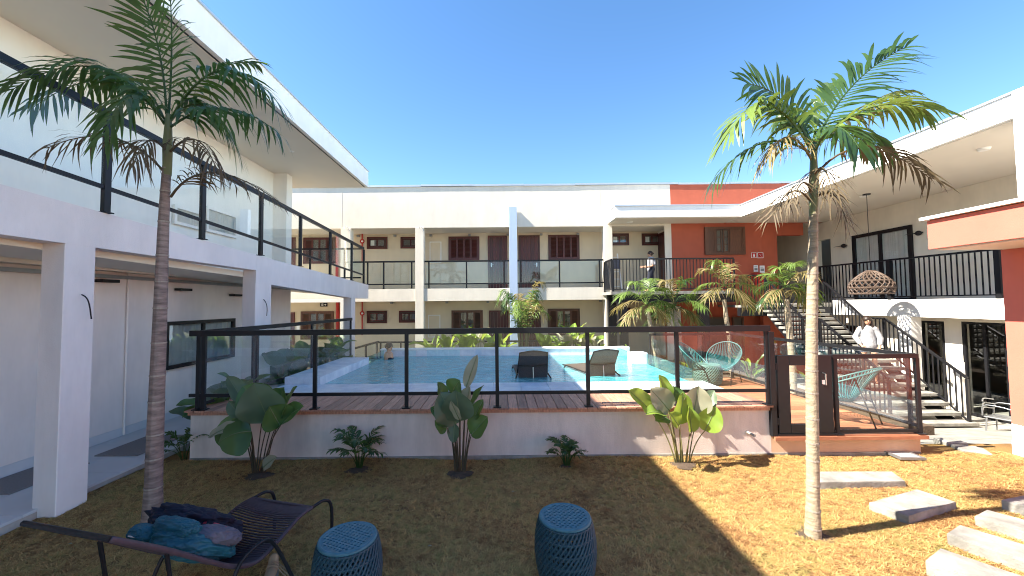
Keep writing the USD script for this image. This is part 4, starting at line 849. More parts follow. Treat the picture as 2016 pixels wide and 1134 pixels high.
for i in range(16):
    a = 2 * math.pi * i / 16 + r_.uniform(-.3, .3); l = r_.uniform(.6, 1.1); h = r_.uniform(2.1, 3.1); f0 = V(math.cos(a) * .12, math.sin(a) * .12, 0)
    obj('stem', MB().tube([f0, f0 * 1.4 + V(0, 0, h * .45)], [.03, .02], 6), STALK, bp, smooth=True)
    obj('frond', frond(f0 * 1.4 + V(0, 0, h * .42), f0 * 2 + V(math.cos(a) * l * .25, math.sin(a) * l * .25, h * 1.12), V(math.cos(a) * l, math.sin(a) * l, h * r_.uniform(.7, .95)), n=18, ll=.42, w=.032, droop=.8, r=random.Random(i)), r_.choice([FRONDL, FRONDL, FRONDY, FROND]), bp)

# ------------------------------------------------------------------ broad leaved plants before the deck wall (leaf pixels)
def px_plant(name, label, foot, Y, leaves, stalk, ribs=True):
    L_ = []
    for (fx_, b, tip, w, nrm, m, dyb, dyt, kw) in leaves:
        f_ = onY(fx_, foot[1], Y); f_[2] = 0.; L_.append((f_, onY(*b, Y + dyb), onY(*tip, Y + dyt), w / F * Y, nrm, m, kw))
    o_ = onY(foot[0], foot[1], Y); return paddle_plant(name, label, (o_[0], Y, 0), L_, stalk=stalk, ribs=ribs)
Fw = (0, -1, .35)
Yp = onZ(510, 932)[1]
px_plant('broad_leaf_plant', 'dark green broad leaved plant with drooping round leaf at the left before the deck wall', (510, 930), Yp, [
    (505, (520, 805), (478, 760), 66, (.2, -1, .6), LEAFD, -.05, -.1, dict(bow=.1, fold=.2)), (508, (530, 828), (500, 755), 84, (.1, -1, .3), LEAFG, -.1, -.2, dict(bow=.15, fold=.15)),
    (515, (540, 825), (560, 762), 80, (-.4, -1, .5), LEAFD, .0, .05, dict(bow=.15, fold=.25)), (520, (545, 835), (598, 800), 52, (-.2, -.8, 1), LEAFD, -.05, -.1, dict(bow=.1, fold=.2)),
    (500, (486, 800), (448, 740), 34, (.8, -.7, .4), LEAFG, .0, .0, dict(bow=.05, fold=.4)), (502, (495, 850), (430, 862), 84, (-.1, -1, .9), LEAFD, -.15, -.35, dict(bow=.1, fold=-.15, droop=.3)),
    (505, (488, 852), (424, 845), 66, (.3, -1, .7), LEAFD, -.05, -.1, dict(bow=.1, fold=.2)), (498, (470, 835), (410, 862), 22, (0, -1, 1), LEAFU, -.1, -.2, dict(bow=.2, fold=.3)),
    (500, (475, 820), (450, 790), 26, (.5, -1, 0), LEAFG, -.1, -.12, dict(bow=.1, fold=.3)), (516, (552, 838), (530, 800), 60, (0, -.6, 1), LEAFD, -.15, -.25, dict(bow=.1, fold=.3)),
    (522, (556, 815), (585, 760), 34, (-1, -.5, .2), LEAFD, .1, .15, dict(bow=.1, fold=.3)), (512, (518, 920), (545, 900), 26, (0, -1, .8), LEAFU, -.1, -.15, dict(bow=.1, fold=.2))], STALKD)
Yp = onZ(905, 930)[1]
px_plant('broad_leaf_plant', 'grey green broad leaved plant with one tall pale leaf before the deck wall', (905, 928), Yp, [
    (912, (918, 762), (940, 698), 26, (-.5, -1, 0), LEAFU, .0, .05, dict(bow=.04, fold=.25, wave=.005)), (902, (898, 835), (866, 772), 62, (.3, -1, .2), LEAFG, -.1, -.15, dict(bow=.15, fold=.2)),
    (906, (906, 828), (898, 768), 62, (-.1, -1, .25), LEAFG, -.12, -.22, dict(bow=.15, fold=.15)), (910, (915, 815), (926, 760), 36, (-.7, -.8, .1), LEAFU, -.05, -.08, dict(bow=.1, fold=.4)),
    (914, (926, 808), (952, 758), 24, (-.9, -.4, .3), LEAFD, .1, .12, dict(bow=.08, fold=.3)), (900, (890, 775), (905, 748), 46, (0, -.8, .8), LEAFD, .05, .0, dict(bow=.2, fold=.1)),
    (904, (905, 826), (888, 788), 20, (-.6, -1, .2), LEAFU, -.3, -.4, dict(bow=.05, fold=.1)), (896, (884, 835), (848, 802), 42, (.2, -.6, 1), LEAFD, -.1, -.15, dict(bow=.1, fold=.2)),
    (898, (872, 785), (862, 752), 30, (.8, -.6, .4), LEAFD, .1, .1, dict(bow=.1, fold=.3)), (915, (932, 826), (952, 786), 24, (-.6, -1, .1), LEAFD, -.05, -.02, dict(bow=.1, fold=.5)),
    (916, (928, 856), (960, 820), 44, (-.5, -1, .5), LEAFD, -.1, -.12, dict(bow=.1, fold=.3)), (897, (895, 835), (893, 872), 26, (-.3, -1, .3), LEAFG, -.1, -.15, dict(bow=.05, fold=.2)),
    (903, (880, 842), (856, 828), 34, (.2, -1, .6), LEAFD, -.15, -.25, dict(bow=.1, fold=.2))], STALKD)
Yp = onZ(1345, 912)[1]
px_plant('broad_leaf_plant', 'sunlit lime green broad leaved plant with yellow stalks before the deck wall', (1345, 910), Yp, [
    (1330, (1280, 808), (1237, 768), 40, (.2, -1, .8), LEAFL, -.1, -.2, dict(bow=.1, fold=.3)), (1335, (1318, 808), (1280, 765), 50, (.1, -1, .3), LEAFU, -.05, -.1, dict(bow=.08, fold=.25)),
    (1334, (1310, 790), (1298, 738), 36, (.4, -.9, .3), LEAFL, .1, .12, dict(bow=.12, fold=.35)), (1338, (1305, 818), (1272, 815), 34, (0, -.4, 1), LEAFL, -.2, -.35, dict(bow=.3, fold=.2)),
    (1340, (1338, 835), (1345, 772), 42, (.2, -1, .1), LEAFL, -.1, -.12, dict(bow=.08, fold=.25)), (1352, (1366, 815), (1375, 760), 54, (-.1, -1, .3), LEAFU, -.05, -.08, dict(bow=.1, fold=.3)),
    (1356, (1376, 818), (1406, 768), 36, (-.5, -1, .4), LEAFG, .05, .05, dict(bow=.12, fold=.3)), (1358, (1388, 848), (1410, 800), 44, (-.3, -1, .5), LEAFL, -.1, -.15, dict(bow=.12, fold=.3)),
    (1345, (1330, 790), (1326, 760), 36, (0, -.8, .6), LEAFD, .15, .15, dict(bow=.15, fold=.3)), (1342, (1336, 838), (1318, 812), 30, (.4, -1, .3), LEAFL, -.2, -.25, dict(bow=.1, fold=.3)),
    (1350, (1362, 850), (1355, 800), 30, (.3, -1, .1), LEAFL, -.12, -.14, dict(bow=.1, fold=.4)), (1332, (1312, 822), (1290, 828), 30, (0, -.7, .8), LEAFD, -.2, -.3, dict(bow=.1, fold=.3))], STALK)
for p in [(300, 1049), (1600, 1053), (510, 936), (707, 925), (905, 934), (1115, 920), (1345, 916)]:
    q = onZ(*p); m = MB(); n = 26; a = np.linspace(0, 2 * math.pi, n, endpoint=False); rr2 = .125 * (1 + .16 * np.sin(a * 3 + p[0]) + .08 * np.sin(a * 7 + p[1]))
    v = [q + V(0, 0, .022)] + [q + V(rr2[i] * 1.3 * math.cos(a[i]), rr2[i] * math.sin(a[i]), .002) for i in range(n)]; m.add(v, [[0, 1 + i, 1 + (i + 1) % n] for i in range(n)])
    obj('soil_patch', m, SOIL, kind='structure')
# small feathery shrubs
def shrub(label, foot, Y, h, n, m, seed, name='parlour_palm'):
    o_ = onY(*foot, Y); o_[2] = 0; t = thing(name, label, 'shrub', o_); r = random.Random(seed)
    for i in range(n):
        a = 2 * math.pi * i / n + r.uniform(-.3, .3); l = h * r.uniform(.45, .85); f0 = V(math.cos(a) * .03, math.sin(a) * .03, 0); top = h * r.uniform(.55, 1.1)
        obj('frond', frond(f0, f0 + V(math.cos(a) * l * .2, math.sin(a) * l * .2, top), f0 + V(math.cos(a) * l, math.sin(a) * l, top * .92), n=9, ll=h * .32, w=h * .055, droop=.5, t0=.4, r=random.Random(i + seed), rach=.006, ang0=50), m, t)
    return t
shrub('small feathery shrub with upright fronds, left of the tall pale leafed plant', (708, 922), onZ(708, 922)[1], .50, 16, FROND, 4)
shrub('small compact dark shrub against the middle right of the deck wall', (1116, 918), onZ(1116, 918)[1], .36, 18, FROND, 9)
shrub('small dark shrub at the left corner of the deck wall by the walkway', (362, 905), onZ(362, 905)[1], .42, 10, FROND, 12)

# planting behind glass on the left, behind the pool and beside the stairs
r_ = random.Random(21); k = 0
for (X_, Y, n, h, ll, lw_) in ((-4.42, 5.95, 9, .95, .42, .28), (-4.42, 6.6, 8, 1.0, .42, .3), (-4.38, 7.7, 12, 1.15, .46, .36), (-4.36, 8.5, 12, 1.15, .46, .36), (-4.34, 9.4, 12, 1.1, .45, .36), (-4.3, 10.2, 10, 1.1, .45, .34)):
    o_ = V(X_, Y, -.12); where = ['at the left corner post', 'before the white column', 'just right of the white column', 'midway along the fence', 'third from the far column', 'nearest the far column'][k]
    paddle_plant('planter_plant', 'dark broad leaved plant behind the left glass fence, ' + where, o_, random_paddles(o_, n, h, ll, lw_, r_, [LEAFD, LEAFD, LEAFG], .22), 'plants behind the left glass fence', STALKD, ribs=False); k += 1
spots = [(848, 0.5, 'leftmost behind the pool'), (882, .62, 'second from the left behind the pool'), (915, .72, 'below the left shuttered window'), (938, .78, 'just left of the centre of the pool back wall'), (965, .6, 'near the middle fence post'), (985, .6, 'left of the bushy palm'), (1075, .55, 'just right of the bushy palm'), (1105, .6, 'right of the bushy palm by a pale leaf'), (1128, .9, 'tallest upright one right of the bushy palm'), (1150, .8, 'between the tall plant and the black column'), (1172, .55, 'near the right end of the pool')]
for i, (x, h, where) in enumerate(spots):
    o_ = onY(x, 690, 14.0 + .15 * (i % 2)); o_[2] = -.05
    paddle_plant('banana_leaf_plant', 'lime green broad leaved plant ' + where, o_, random_paddles(o_, 9, h * 1.05 + .2, .62, .27, r_, [LEAFL, LEAFL, LEAFL, LEAFU], .35), 'lime plants behind the pool', ribs=False)
for i, (x, y, Y, h, lab) in enumerate(((1256, 712, 10.9, .75, 'spiky lime plant beside the right pool glass'), (1370, 740, 10.4, .6, 'spiky plant behind the left teal chair'), (1480, 752, 9.95, .7, 'thin upright plant beyond the right deck fence'), (1600, 772, 9.6, .4, 'low bright plant at the foot of the palm seen through the gate'))):
    o_ = onY(x, y, Y); o_[2] = -.2
    paddle_plant('spiky_plant', lab, o_, random_paddles(o_, 9, h, .5, .09, r_, [LEAFL, LEAFL, LEAFD], .2), ribs=False)

# ------------------------------------------------------------------ rattan drum stools
def drum(name, label, loc, mt, rt=.19, rm=.232, h=.47, group=None, holes=True, nh=40, top=None):
    t = thing(name, label, 'stool', loc, 0, group); pr = lambda z: rt + (rm - rt) * math.sin(math.pi * min(1, max(0, (z / h)))) ** .8
    for z in (.012, .055, h * .24, h * .42, h * .6, h * .78, h - .03):
        obj('woven_band', MB().tube([(pr(z) * math.cos(a), pr(z) * math.sin(a), z) for a in np.linspace(0, 2 * math.pi, 36, endpoint=False)], .0105, 5, closed=True), mt, t, smooth=True)
    for sg in (1, -1):
        m = MB()
        for i in range(nh):
            pts = [((pr(z) + .004 * sg) * math.cos(2 * math.pi * i / nh + sg * z / h * 1.5), (pr(z) + .004 * sg) * math.sin(2 * math.pi * i / nh + sg * z / h * 1.5), z) for z in np.linspace(.012, h - .02, 12)]
            m.tube(pts, .0098, 4, False)
        obj('lattice_weave', m, mt, t, smooth=True, kind='stuff')
    m = MB()
    for i in range(nh):
        a = 2 * math.pi * i / nh; m.tube([((pr(z) - .008) * math.cos(a), (pr(z) - .008) * math.sin(a), z) for z in np.linspace(.012, h - .02, 8)], .0085, 4, False)
    obj('upright_weave', m, mt, t, kind='stuff')
    disc = Point(0, 0).buffer(rt - .004, 24); s_ = .031; hs = []
    for i in range(-9, 10):
        for j in range(-11, 12):
            x, y = (i + (.5 if j % 2 else 0)) * s_ * 1.25, j * s_ * .72
            if math.hypot(x, y) < rt - .022: hs.append(affinity.scale(Point(x, y).buffer(1, 3), .0105, .0072))
    pg = disc
    for q in hs: pg = pg.difference(q)
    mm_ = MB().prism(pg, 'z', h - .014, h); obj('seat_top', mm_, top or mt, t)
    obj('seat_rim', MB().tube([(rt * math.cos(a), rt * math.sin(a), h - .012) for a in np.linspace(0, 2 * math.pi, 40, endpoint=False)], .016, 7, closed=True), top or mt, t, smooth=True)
    return t
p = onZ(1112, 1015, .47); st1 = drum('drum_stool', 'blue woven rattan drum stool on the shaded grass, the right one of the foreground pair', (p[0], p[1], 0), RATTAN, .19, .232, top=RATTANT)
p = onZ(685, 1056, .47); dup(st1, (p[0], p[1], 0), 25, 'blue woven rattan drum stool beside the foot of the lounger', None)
p = onZ(1398, 757, ZL_); drum('side_table', 'sea green woven drum table between the two round teal chairs', (p[0], p[1] + .1, ZL_ + .001), RATTANG, .25, .30, .44, nh=32)

# ------------------------------------------------------------------ round corded chairs
def corded_chair(name, label, loc, rz, group=None, k=1., u=(-.62, 0, .55), cz=.62):
    t = thing(name, label, 'chair', loc, rz, group); UsdGeom.Xformable(t).AddScaleOp().Set(Gf.Vec3f(k, k, k))   # seat opens towards +x
    c0 = V(0, 0, cz); u = unit(V(*u)); s = V(0, 1, 0); A_, B_ = .44, .36
    n_ = 56; ring = [c0 + u * A_ * math.cos(a) + s * B_ * math.sin(a) * (1 + .08 * math.cos(a)) for a in np.linspace(0, 2 * math.pi, n_, endpoint=False)]
    obj('outer_ring', MB().tube(ring, .014, 6, closed=True), CORDL, t, smooth=True)
    hub = V(-.03, 0, .31); hr = [hub + V(.07 * math.cos(a), .09 * math.sin(a), .012 * math.cos(a)) for a in np.linspace(0, 2 * math.pi, n_, endpoint=False)]
    obj('seat_ring', MB().tube(hr, .008, 5, closed=True), BLACK, t, smooth=True)
    for i in range(n_):
        a = 2 * math.pi * i / n_; p = ring[i]; q = hub + V(.07 * -math.cos(a) * 1., .09 * math.sin(a), 0); mid = (p + q) / 2 + unit(V(.62, 0, -1.0)) * .085 + V(0, 0, -.02)
        obj('cord', MB().tube(bez(p, mid, q, np.linspace(0, 1, 6)), .0062, 4, False), CORD, t)
    f1 = [V(.34, .26, 0), V(.38, -.24, 0), V(-.36, .24, 0), V(-.36, -.24, 0)]
    for q, tp in zip(f1, (ring[n_ // 2 - 9], ring[n_ // 2 + 9], ring[10], ring[n_ - 10])):
        k_ = V(q[0] * .75, q[1] * .95, .30); obj('leg', MB().tube([q, k_, tp], .009, 6), BLACK, t)
    obj('leg_brace', MB().tube([(.26, .25, .3), (-.05, 0, .3), (-.27, .23, .3)], .008, 5), BLACK, t); obj('leg_brace', MB().tube([(.29, -.23, .3), (-.05, 0, .3), (-.27, -.23, .3)], .008, 5), BLACK, t)
    return t
GC = None
p = onZ(1368, 752, ZL_); ch = corded_chair('corded_chair', 'round teal corded chair behind the drum table, the left one of the pair', (p[0] - .05, 9.0, ZL_ + .002), -40, GC)
dup(ch, (onY(1424, 700, 9.0)[0], 9.0, ZL_ + .002), -140, 'round teal corded chair behind the drum table, the right one of the pair', GC)
corded_chair('corded_chair', 'round teal corded chair standing alone behind the glass right of the gate', (5.27, 6.02, ZL_ + .002), 130, GC, 1.10, (-.88, 0, .40), .60)

# ------------------------------------------------------------------ sling loungers standing in the shallow water
def pool_lounger(name, label, loc, rz, mesh_m):
    t = thing(name, label, 'sun lounger', loc, rz)                      # head towards -y, feet towards +y
    w = .31; bp_ = [(-w, 0), (w, 0)]
    top = V(0, -.08, .66); hinge = V(0, .22, .22)
    G = []
    for k_ in np.linspace(0, 1, 12):
        c = top + (hinge - top) * k_; wd = w * (.86 + .1 * k_); G.append([c + V(x * wd, -.03 * math.sin(math.pi * k_), (.035 * (1 - x * x)) * (1 - k_)) for x in np.linspace(-1, 1, 9)])
    obj('backrest_sling', MB().grid(G), mesh_m, t, smooth=True)
    obj('seat_sling', MB().grid([[(x * w * .95, y, .22 - .03 * math.sin(math.pi * (y - .24) / 1.1) * (1 - x * x)) for x in np.linspace(-1, 1, 7)] for y in np.linspace(.24, 1.34, 9)]), mesh_m, t, smooth=True)
    obj('sling_bar', MB().tube(spline([(-w * .86, -.082, .66), (0, -.085, .695), (w * .86, -.082, .66)], 9), .016, 7), BLACK, t, smooth=True)
    obj('cross_bar', MB().tube([(-w * .9, .06, .40), (0, .05, .375), (w * .9, .06, .40)], .012, 6), BLACK, t)
    for sx in (-1, 1):
        obj('back_rail', MB().tube([(sx * w * .86, -.085, .665), (sx * w * .97, .22, .215)], .016, 7), BLACK, t, smooth=True)
        obj('side_rail', MB().tube([(sx * w, .1, .215), (sx * w, 1.0, .215), (sx * w, 1.36, .2)], .016, 7), BLACK, t, smooth=True)
        obj('leg', MB().tube(spline([(sx * w, .12, .21), (sx * (w + .05), -.02, .12), (sx * (w + .07), -.06, 0)], 8), .016, 7), BLACK, t, smooth=True)
        obj('leg', MB().tube(spline([(sx * w, 1.2, .21), (sx * (w + .04), 1.28, .1), (sx * (w + .05), 1.3, 0)], 8), .016, 7), BLACK, t, smooth=True)
    obj('back_prop', MB().tube([(0, .05, .375), (0, .02, .0)], .010, 6), CHROME, t)
    obj('lower_sling', MB().grid([[(x * w * .93, .10 - .02 * k_, .37 - .3 * k_) for x in np.linspace(-1, 1, 5)] for k_ in np.linspace(0, 1, 5)]), mesh_m, t, smooth=True)
    return t
p = onZ(1047, 752, .53); pool_lounger('pool_lounger', 'dark sling lounger with its back to us in the shaded shallow water', (p[0], 7.62, .531), 2, MESHF)
p = onZ(1182, 750, .53); pool_lounger('pool_lounger', 'brown sling lounger turned aside in the sunlit shallow water', (p[0], 7.74, .531), 14, MESHB)

# ------------------------------------------------------------------ woven lounger in the foreground, with bag, jacket and shoe
A = V(-2.74, 2.26, .90); Bn = V(-2.08, 2.10, .90); Cf, Cn = V(-2.27, 3.59, .38), V(-1.65, 3.42, .38)
ls, lz = [0, .18, .36, .5, .62, .75, .9, 1.0], [.92, .72, .50, .34, .27, .31, .39, .40]
def lpt(s, x): b_ = A + (Cf - A) * s; e_ = Bn + (Cn - Bn) * s; q = b_ + (e_ - b_) * x; q[2] = float(np.interp(s, ls, lz)); return q
sss = np.linspace(0, 1, 40)
def rail(x): return spline([lpt(s, x) for s in ls], 40)
lg = thing('woven_lounger', 'purple brown woven cord lounger with raised back in the left foreground', 'sun lounger', (-2.2, 2.9, 0)); LO = V(-2.2, 2.9, 0)
RL = [rail(x) - LO for x in (0, 1)]
for x in (0, 1): obj('side_rail', MB().tube(RL[x], .016, 7), STRAND, lg, smooth=True)
for s in np.linspace(.01, .99, 72):
    i = s * 39; a_, b_ = [V(*[np.interp(i, range(40), RL[x][:, k]) for k in range(3)]) for x in (0, 1)]
    obj('cord_strand', MB().tube([a_ + V(0, 0, .012), (a_ * 2 + b_) / 3 - V(0, 0, .012), (a_ + b_ * 2) / 3 - V(0, 0, .012), b_ + V(0, 0, .012)], .0078, 5), STRAND, lg, smooth=True)
obj('end_bar', MB().tube([RL[0][0], RL[1][0]], .016, 7), BLACK, lg); obj('end_bar', MB().tube([RL[0][-1], RL[1][-1]], .014, 7), STRAND, lg)
dv = unit(lpt(1, 0) - lpt(.8, 0)) * V(1, 1, 0)
for x in (0, 1):
    e_ = RL[x][-1]; obj('leg', MB().tube(spline([e_, e_ + dv * .12 + V(.02, 0, .005), e_ + dv * .19 + V(.03, 0, -.08), e_ + dv * .2 + V(.03, 0, -.375)], 14), .014, 7), BLACK, lg, smooth=True)
h_ = [lpt(.55, 1) - LO, lpt(.85, 1) - LO]
wv = unit(Bn - A)
q0 = lpt(.42, 1.04) - LO; q1 = lpt(.78, 1.04) - LO; q0[2] = .0; q1[2] = .0
pk_ = (lpt(.6, 1.12) - LO); pk_[2] = .44
obj('leg', MB().tube(spline([q0 + wv * .05, q0 * .65 + pk_ * .35 + V(0, 0, .18), pk_, q1 * .6 + pk_ * .4 + V(0, 0, .14), q1 + wv * .1], 18), .014, 7), BLACK, lg, smooth=True)
q0 = lpt(.42, -.04) - LO; q1 = lpt(.78, -.04) - LO; q0[2] = .0; q1[2] = .0; pk_ = lpt(.6, -.06) - LO; pk_[2] = .36
obj('leg', MB().tube(spline([q0, q0 * .5 + pk_ * .5 + V(0, 0, .1), pk_, q1 * .5 + pk_ * .5 + V(0, 0, .1), q1], 18), .014, 7), BLACK, lg, smooth=True)
for x in (.08, .92):
    u0 = lpt(.22, x) - LO - V(0, 0, .02); g_ = lpt(.27, x) - LO; g_[2] = .16; obj('back_strut', MB().tube([u0, g_, (lpt(.5, x) - LO) * V(1, 1, 0) + V(0, 0, .12)], .013, 6), BLACK, lg)
for s in (.3, .38, .46): a_, b_ = (lpt(s, .08) - LO) * V(1, 1, 0) + V(0, 0, .15), (lpt(s, .92) - LO) * V(1, 1, 0) + V(0, 0, .15); obj('base_bar', MB().tube([a_, b_], .010, 6), BLACK, lg)
# backpack
def lump(c, size, seed, R=None, amp=.12, sub=5, fold=.006):
    t = trimesh.creation.icosphere(sub, 1.0); v = np.array(t.vertices); s_ = np.sign(v) * np.abs(v) ** .8
    n1 = np.array(meshkit.fbm(v * 2.2 + seed)).reshape(-1); n2 = np.array(meshkit.fbm(v * 6. + seed * 3)).reshape(-1)
    v = s_ * np.asarray(size) * (1 + amp * (n1[:, None] - n1.mean()) * 2 + amp * .5 * (n2[:, None] - n2.mean()))
    if fold:
        w_ = np.array(meshkit.fbm(np.array(t.vertices) * np.array([1.6, 3.4, 2.]) + seed * 5)).reshape(-1); v = v + np.array(t.vertices) * (fold * (1 - np.abs(2 * w_ - 1) * 3.2).clip(0, 1))[:, None]
    if R is not None: v = v @ np.asarray(R).T
    return (v + np.asarray(c), np.array(t.faces))
ax = unit(lpt(.62, .5) - lpt(.3, .5)); wx_ = unit((Bn - A) - ax * ((Bn - A) @ ax)); nx_ = np.cross(wx_, ax); nx_ = nx_ if nx_[2] > 0 else -nx_
Rl = np.stack([wx_, ax, nx_], 1)
bc = lpt(.40, .66) + nx_ * .07; bk = thing('backpack', 'teal backpack with grey lining and coral straps lying on the lounger', 'backpack', bc)
obj('bag_body', MB().add(*lump((0, 0, 0), (.20, .25, .085), 1.3, Rl, .2)), BAGT, bk, smooth=True)
obj('bag_pocket', MB().add(*lump(nx_ * .07 + ax * .05 + wx_ * .10, (.13, .15, .06), 4.1, Rl)), BAGG, bk, smooth=True)
obj('bag_flap', MB().add(*lump(nx_ * .08 - ax * .16 - wx_ * .04, (.17, .09, .06), 7.7, Rl, .2)), BAGT, bk, smooth=True)
for k in (-1, 1): obj('strap', MB().bar(nx_ * .135 + ax * .05 + wx_ * (.0 + .03 * k), nx_ * .125 + ax * .06 + wx_ * (.12 * k + .02), .022, .012, nx_), PINK, bk)
obj('buckle', MB().box(-.025, .025, -.02, .02, .125, .15, Rl, ax * .05), CLOTHN, bk)
cc = lpt(.30, .30) + nx_ * .07; cp_ = thing('cap', 'small teal cap with white edge on the raised back of the lounger', 'cap', cc)
obj('crown', MB().add(*lump((0, 0, 0), (.09, .08, .055), 2.2, Rl, .05)), BAGT, cp_, smooth=True); obj('edge_band', MB().tube([wx_ * .088 * math.cos(a) + ax * .078 * math.sin(a) - nx_ * .02 for a in np.linspace(0, 2 * math.pi, 20, endpoint=False)], .006, 5, closed=True), PAPER, cp_)
jc = lpt(.56, .22) + V(0, 0, .19); jk = thing('jacket', 'dark navy jacket heaped on the lounger beside the backpack', 'jacket', jc)
obj('jacket_heap', MB().add(*lump((0, 0, 0), (.27, .26, .13), 9.4, Rl, .4)), CLOTHN, jk, smooth=True)
obj('sleeve', MB().add(*lump(wx_ * .18 + ax * .09 + V(0, 0, -.03), (.19, .085, .05), 3.4, Rl, .25)), CLOTHN, jk, smooth=True)
obj('sleeve', MB().add(*lump(-wx_ * .22 - ax * .02 + V(0, 0, .03), (.12, .10, .06), 5.9, Rl, .25)), CLOTHN, jk, smooth=True)
sp_ = onZ(533, 1126, .06); sh = thing('shoe', 'beige suede shoe with loose laces on the grass beside the lounger', 'shoe', (sp_[0], sp_[1], 0), 20)
obj('upper', smoothed([((0, -.05, .045), .042, ) and ((V(0, -.06, .045), .04), (V(0, .1, .05), .042)), ((V(0, .08, .05), .04), (V(0, .11, .10), .036)), ((V(0, -.1, .035), .034), (V(0, 0, .05), .042))], .012), SHOE, sh, smooth=True)
obj('sole', MB().prism(Polygon([(math.cos(a) * .05, math.sin(a) * .15 + .0) for a in np.linspace(0, 6.28, 20)]), 'z', .002, .022), CONC, sh)
for k in range(3): obj('lace', MB().tube(spline([(-.03, .0 + .025 * k, .092), (0, .01 + .025 * k, .10), (.04, .0 + .025 * k, .09), (.10 + .04 * k, -.03 - .02 * k, .03), (.15 + .03 * k, -.05, .012)], 12), .004, 4), SHOE, sh)

# white chair in the glazed room, ladder in the recess
q = onX(1968, 815, 10.9); wc = thing('metal_chair', 'grey metal armchair half hidden by the red pillar', 'chair', (q[0], q[1] - .1, -.86), 200)
for sx in (-.24, .24):
    for sy in (-.22, .22): obj('leg', MB().tube([(sx, sy, 0), (sx * .9, sy * .9, .44)], .014, 6), GREYM, wc)
    obj('arm', MB().tube(spline([(sx, .22, .44), (sx * 1.1, .22, .66), (sx * 1.1, -.2, .70), (sx, -.25, .46)], 12), .013, 6), GREYM, wc, smooth=True)
obj('seat', B(-.24, .24, -.24, .24, .43, .455, c=.008), GREYM, wc)
for z in (.6, .7, .8): obj('back_rail', MB().tube(spline([(-.24, -.24, z - .03), (0, -.3, z), (.24, -.24, z - .03)], 9), .012, 6), GREYM, wc, smooth=True)
q = onY(1215, 570, 15.3); ld = thing('step_ladder', 'pale step ladder leaning in the recessed corner of the upper walkway', 'ladder', (q[0], 15.3, zk - .02))
for sx in (-.2, .2): obj('stile', MB().bar((sx, 0, 0), (sx * .7, .35, 1.6), .05, .03), PAPER, ld)
for k in range(5): obj('rung', MB().bar((-.2 + .01 * k, .055 + .07 * k, .25 + .3 * k), (.2 - .01 * k, .055 + .07 * k, .25 + .3 * k), .06, .025), PAPER, ld)
obj('hanging_cloth', B(-.12, .14, -.02, .03, .95, 1.35), BAGG, ld)

# ------------------------------------------------------------------ people
def head(t, c, r, hair_back, turn=0., long_hair=False, bun=False):
    """Face towards -y before turning; c: head centre."""
    Rz = lambda v: V(v[0] * math.cos(turn) - v[1] * math.sin(turn), v[0] * math.sin(turn) + v[1] * math.cos(turn), v[2])
    for sx in (-1, 1): obj('eye', MB().sphere(c + Rz(V(sx * .34 * r, -.86 * r, .05 * r)), .09 * r, 1), HAIR, t)
    obj('mouth', MB().sphere(c + Rz(V(0, -.80 * r, -.52 * r)), .13 * r, 1, (1.6, .6, .5)), mat_lip, t)
    hb = [((c + Rz(V(0, .12 * r, .25 * r)), .98 * r), (c + Rz(V(0, .22 * r, .15 * r)), .98 * r))]
    if long_hair:
        for sx in (-1, 1): hb.append(((c + Rz(V(sx * .62 * r, .25 * r, 0)), .55 * r), (c + Rz(V(sx * .85 * r, -.1 * r, -2.1 * r)), .42 * r)))
        hb.append(((c + Rz(V(0, .5 * r, 0)), .7 * r), (c + Rz(V(0, .6 * r, -2.0 * r)), .6 * r)))
    if bun: hb.append(((c + Rz(V(0, .9 * r, .15 * r)), .35 * r), (c + Rz(V(0, 1.15 * r, .2 * r)), .38 * r)))
    obj('hair', smoothed(hb, .02, 4), HAIR, t, smooth=True)
def headbones(c, r, turn=0.):
    Rz = lambda v: V(v[0] * math.cos(turn) - v[1] * math.sin(turn), v[0] * math.sin(turn) + v[1] * math.cos(turn), v[2])
    b = [((c + Rz(V(0, 0, .25 * r)), .85 * r), (c + Rz(V(0, -.16 * r, -.55 * r)), .56 * r)), ((c + Rz(V(0, -.8 * r, .05 * r)), .10 * r), (c + Rz(V(0, -.98 * r, -.2 * r)), .13 * r))]
    b += [((c + Rz(V(sx * .82 * r, .0, 0)), .16 * r), (c + Rz(V(sx * .84 * r, .02 * r, -.25 * r)), .12 * r)) for sx in (-1, 1)]
    return b
def hand(w, d, side, s=1.):
    """A palm with five curled fingers at wrist w, pointing along d."""
    d = unit(d); s_ = unit(np.cross(d, V(0, 1, 0))) if abs(d[1]) < .9 else V(1, 0, 0); n_ = np.cross(s_, d); b = [((w, .026 * s), (w + d * .075 * s, .030 * s))]
    for k in range(4):
        r0 = w + d * .085 * s + s_ * (k - 1.5) * .02 * s; l = (.072, .082, .076, .06)[k] * s
        b += [((r0, .0095 * s), (r0 + d * l * .5 + n_ * .008, .0085 * s)), ((r0 + d * l * .5 + n_ * .008, .0085 * s), (r0 + d * l * .85 + n_ * .03 * s, .0075 * s))]
    b.append(((w + d * .03 * s + s_ * side * .025 * s, .012 * s), (w + d * .075 * s + s_ * side * .05 * s + n_ * .01, .009 * s)))
    return b
mat_lip = mat('lip', (.35, .12, .10), .5, .05)
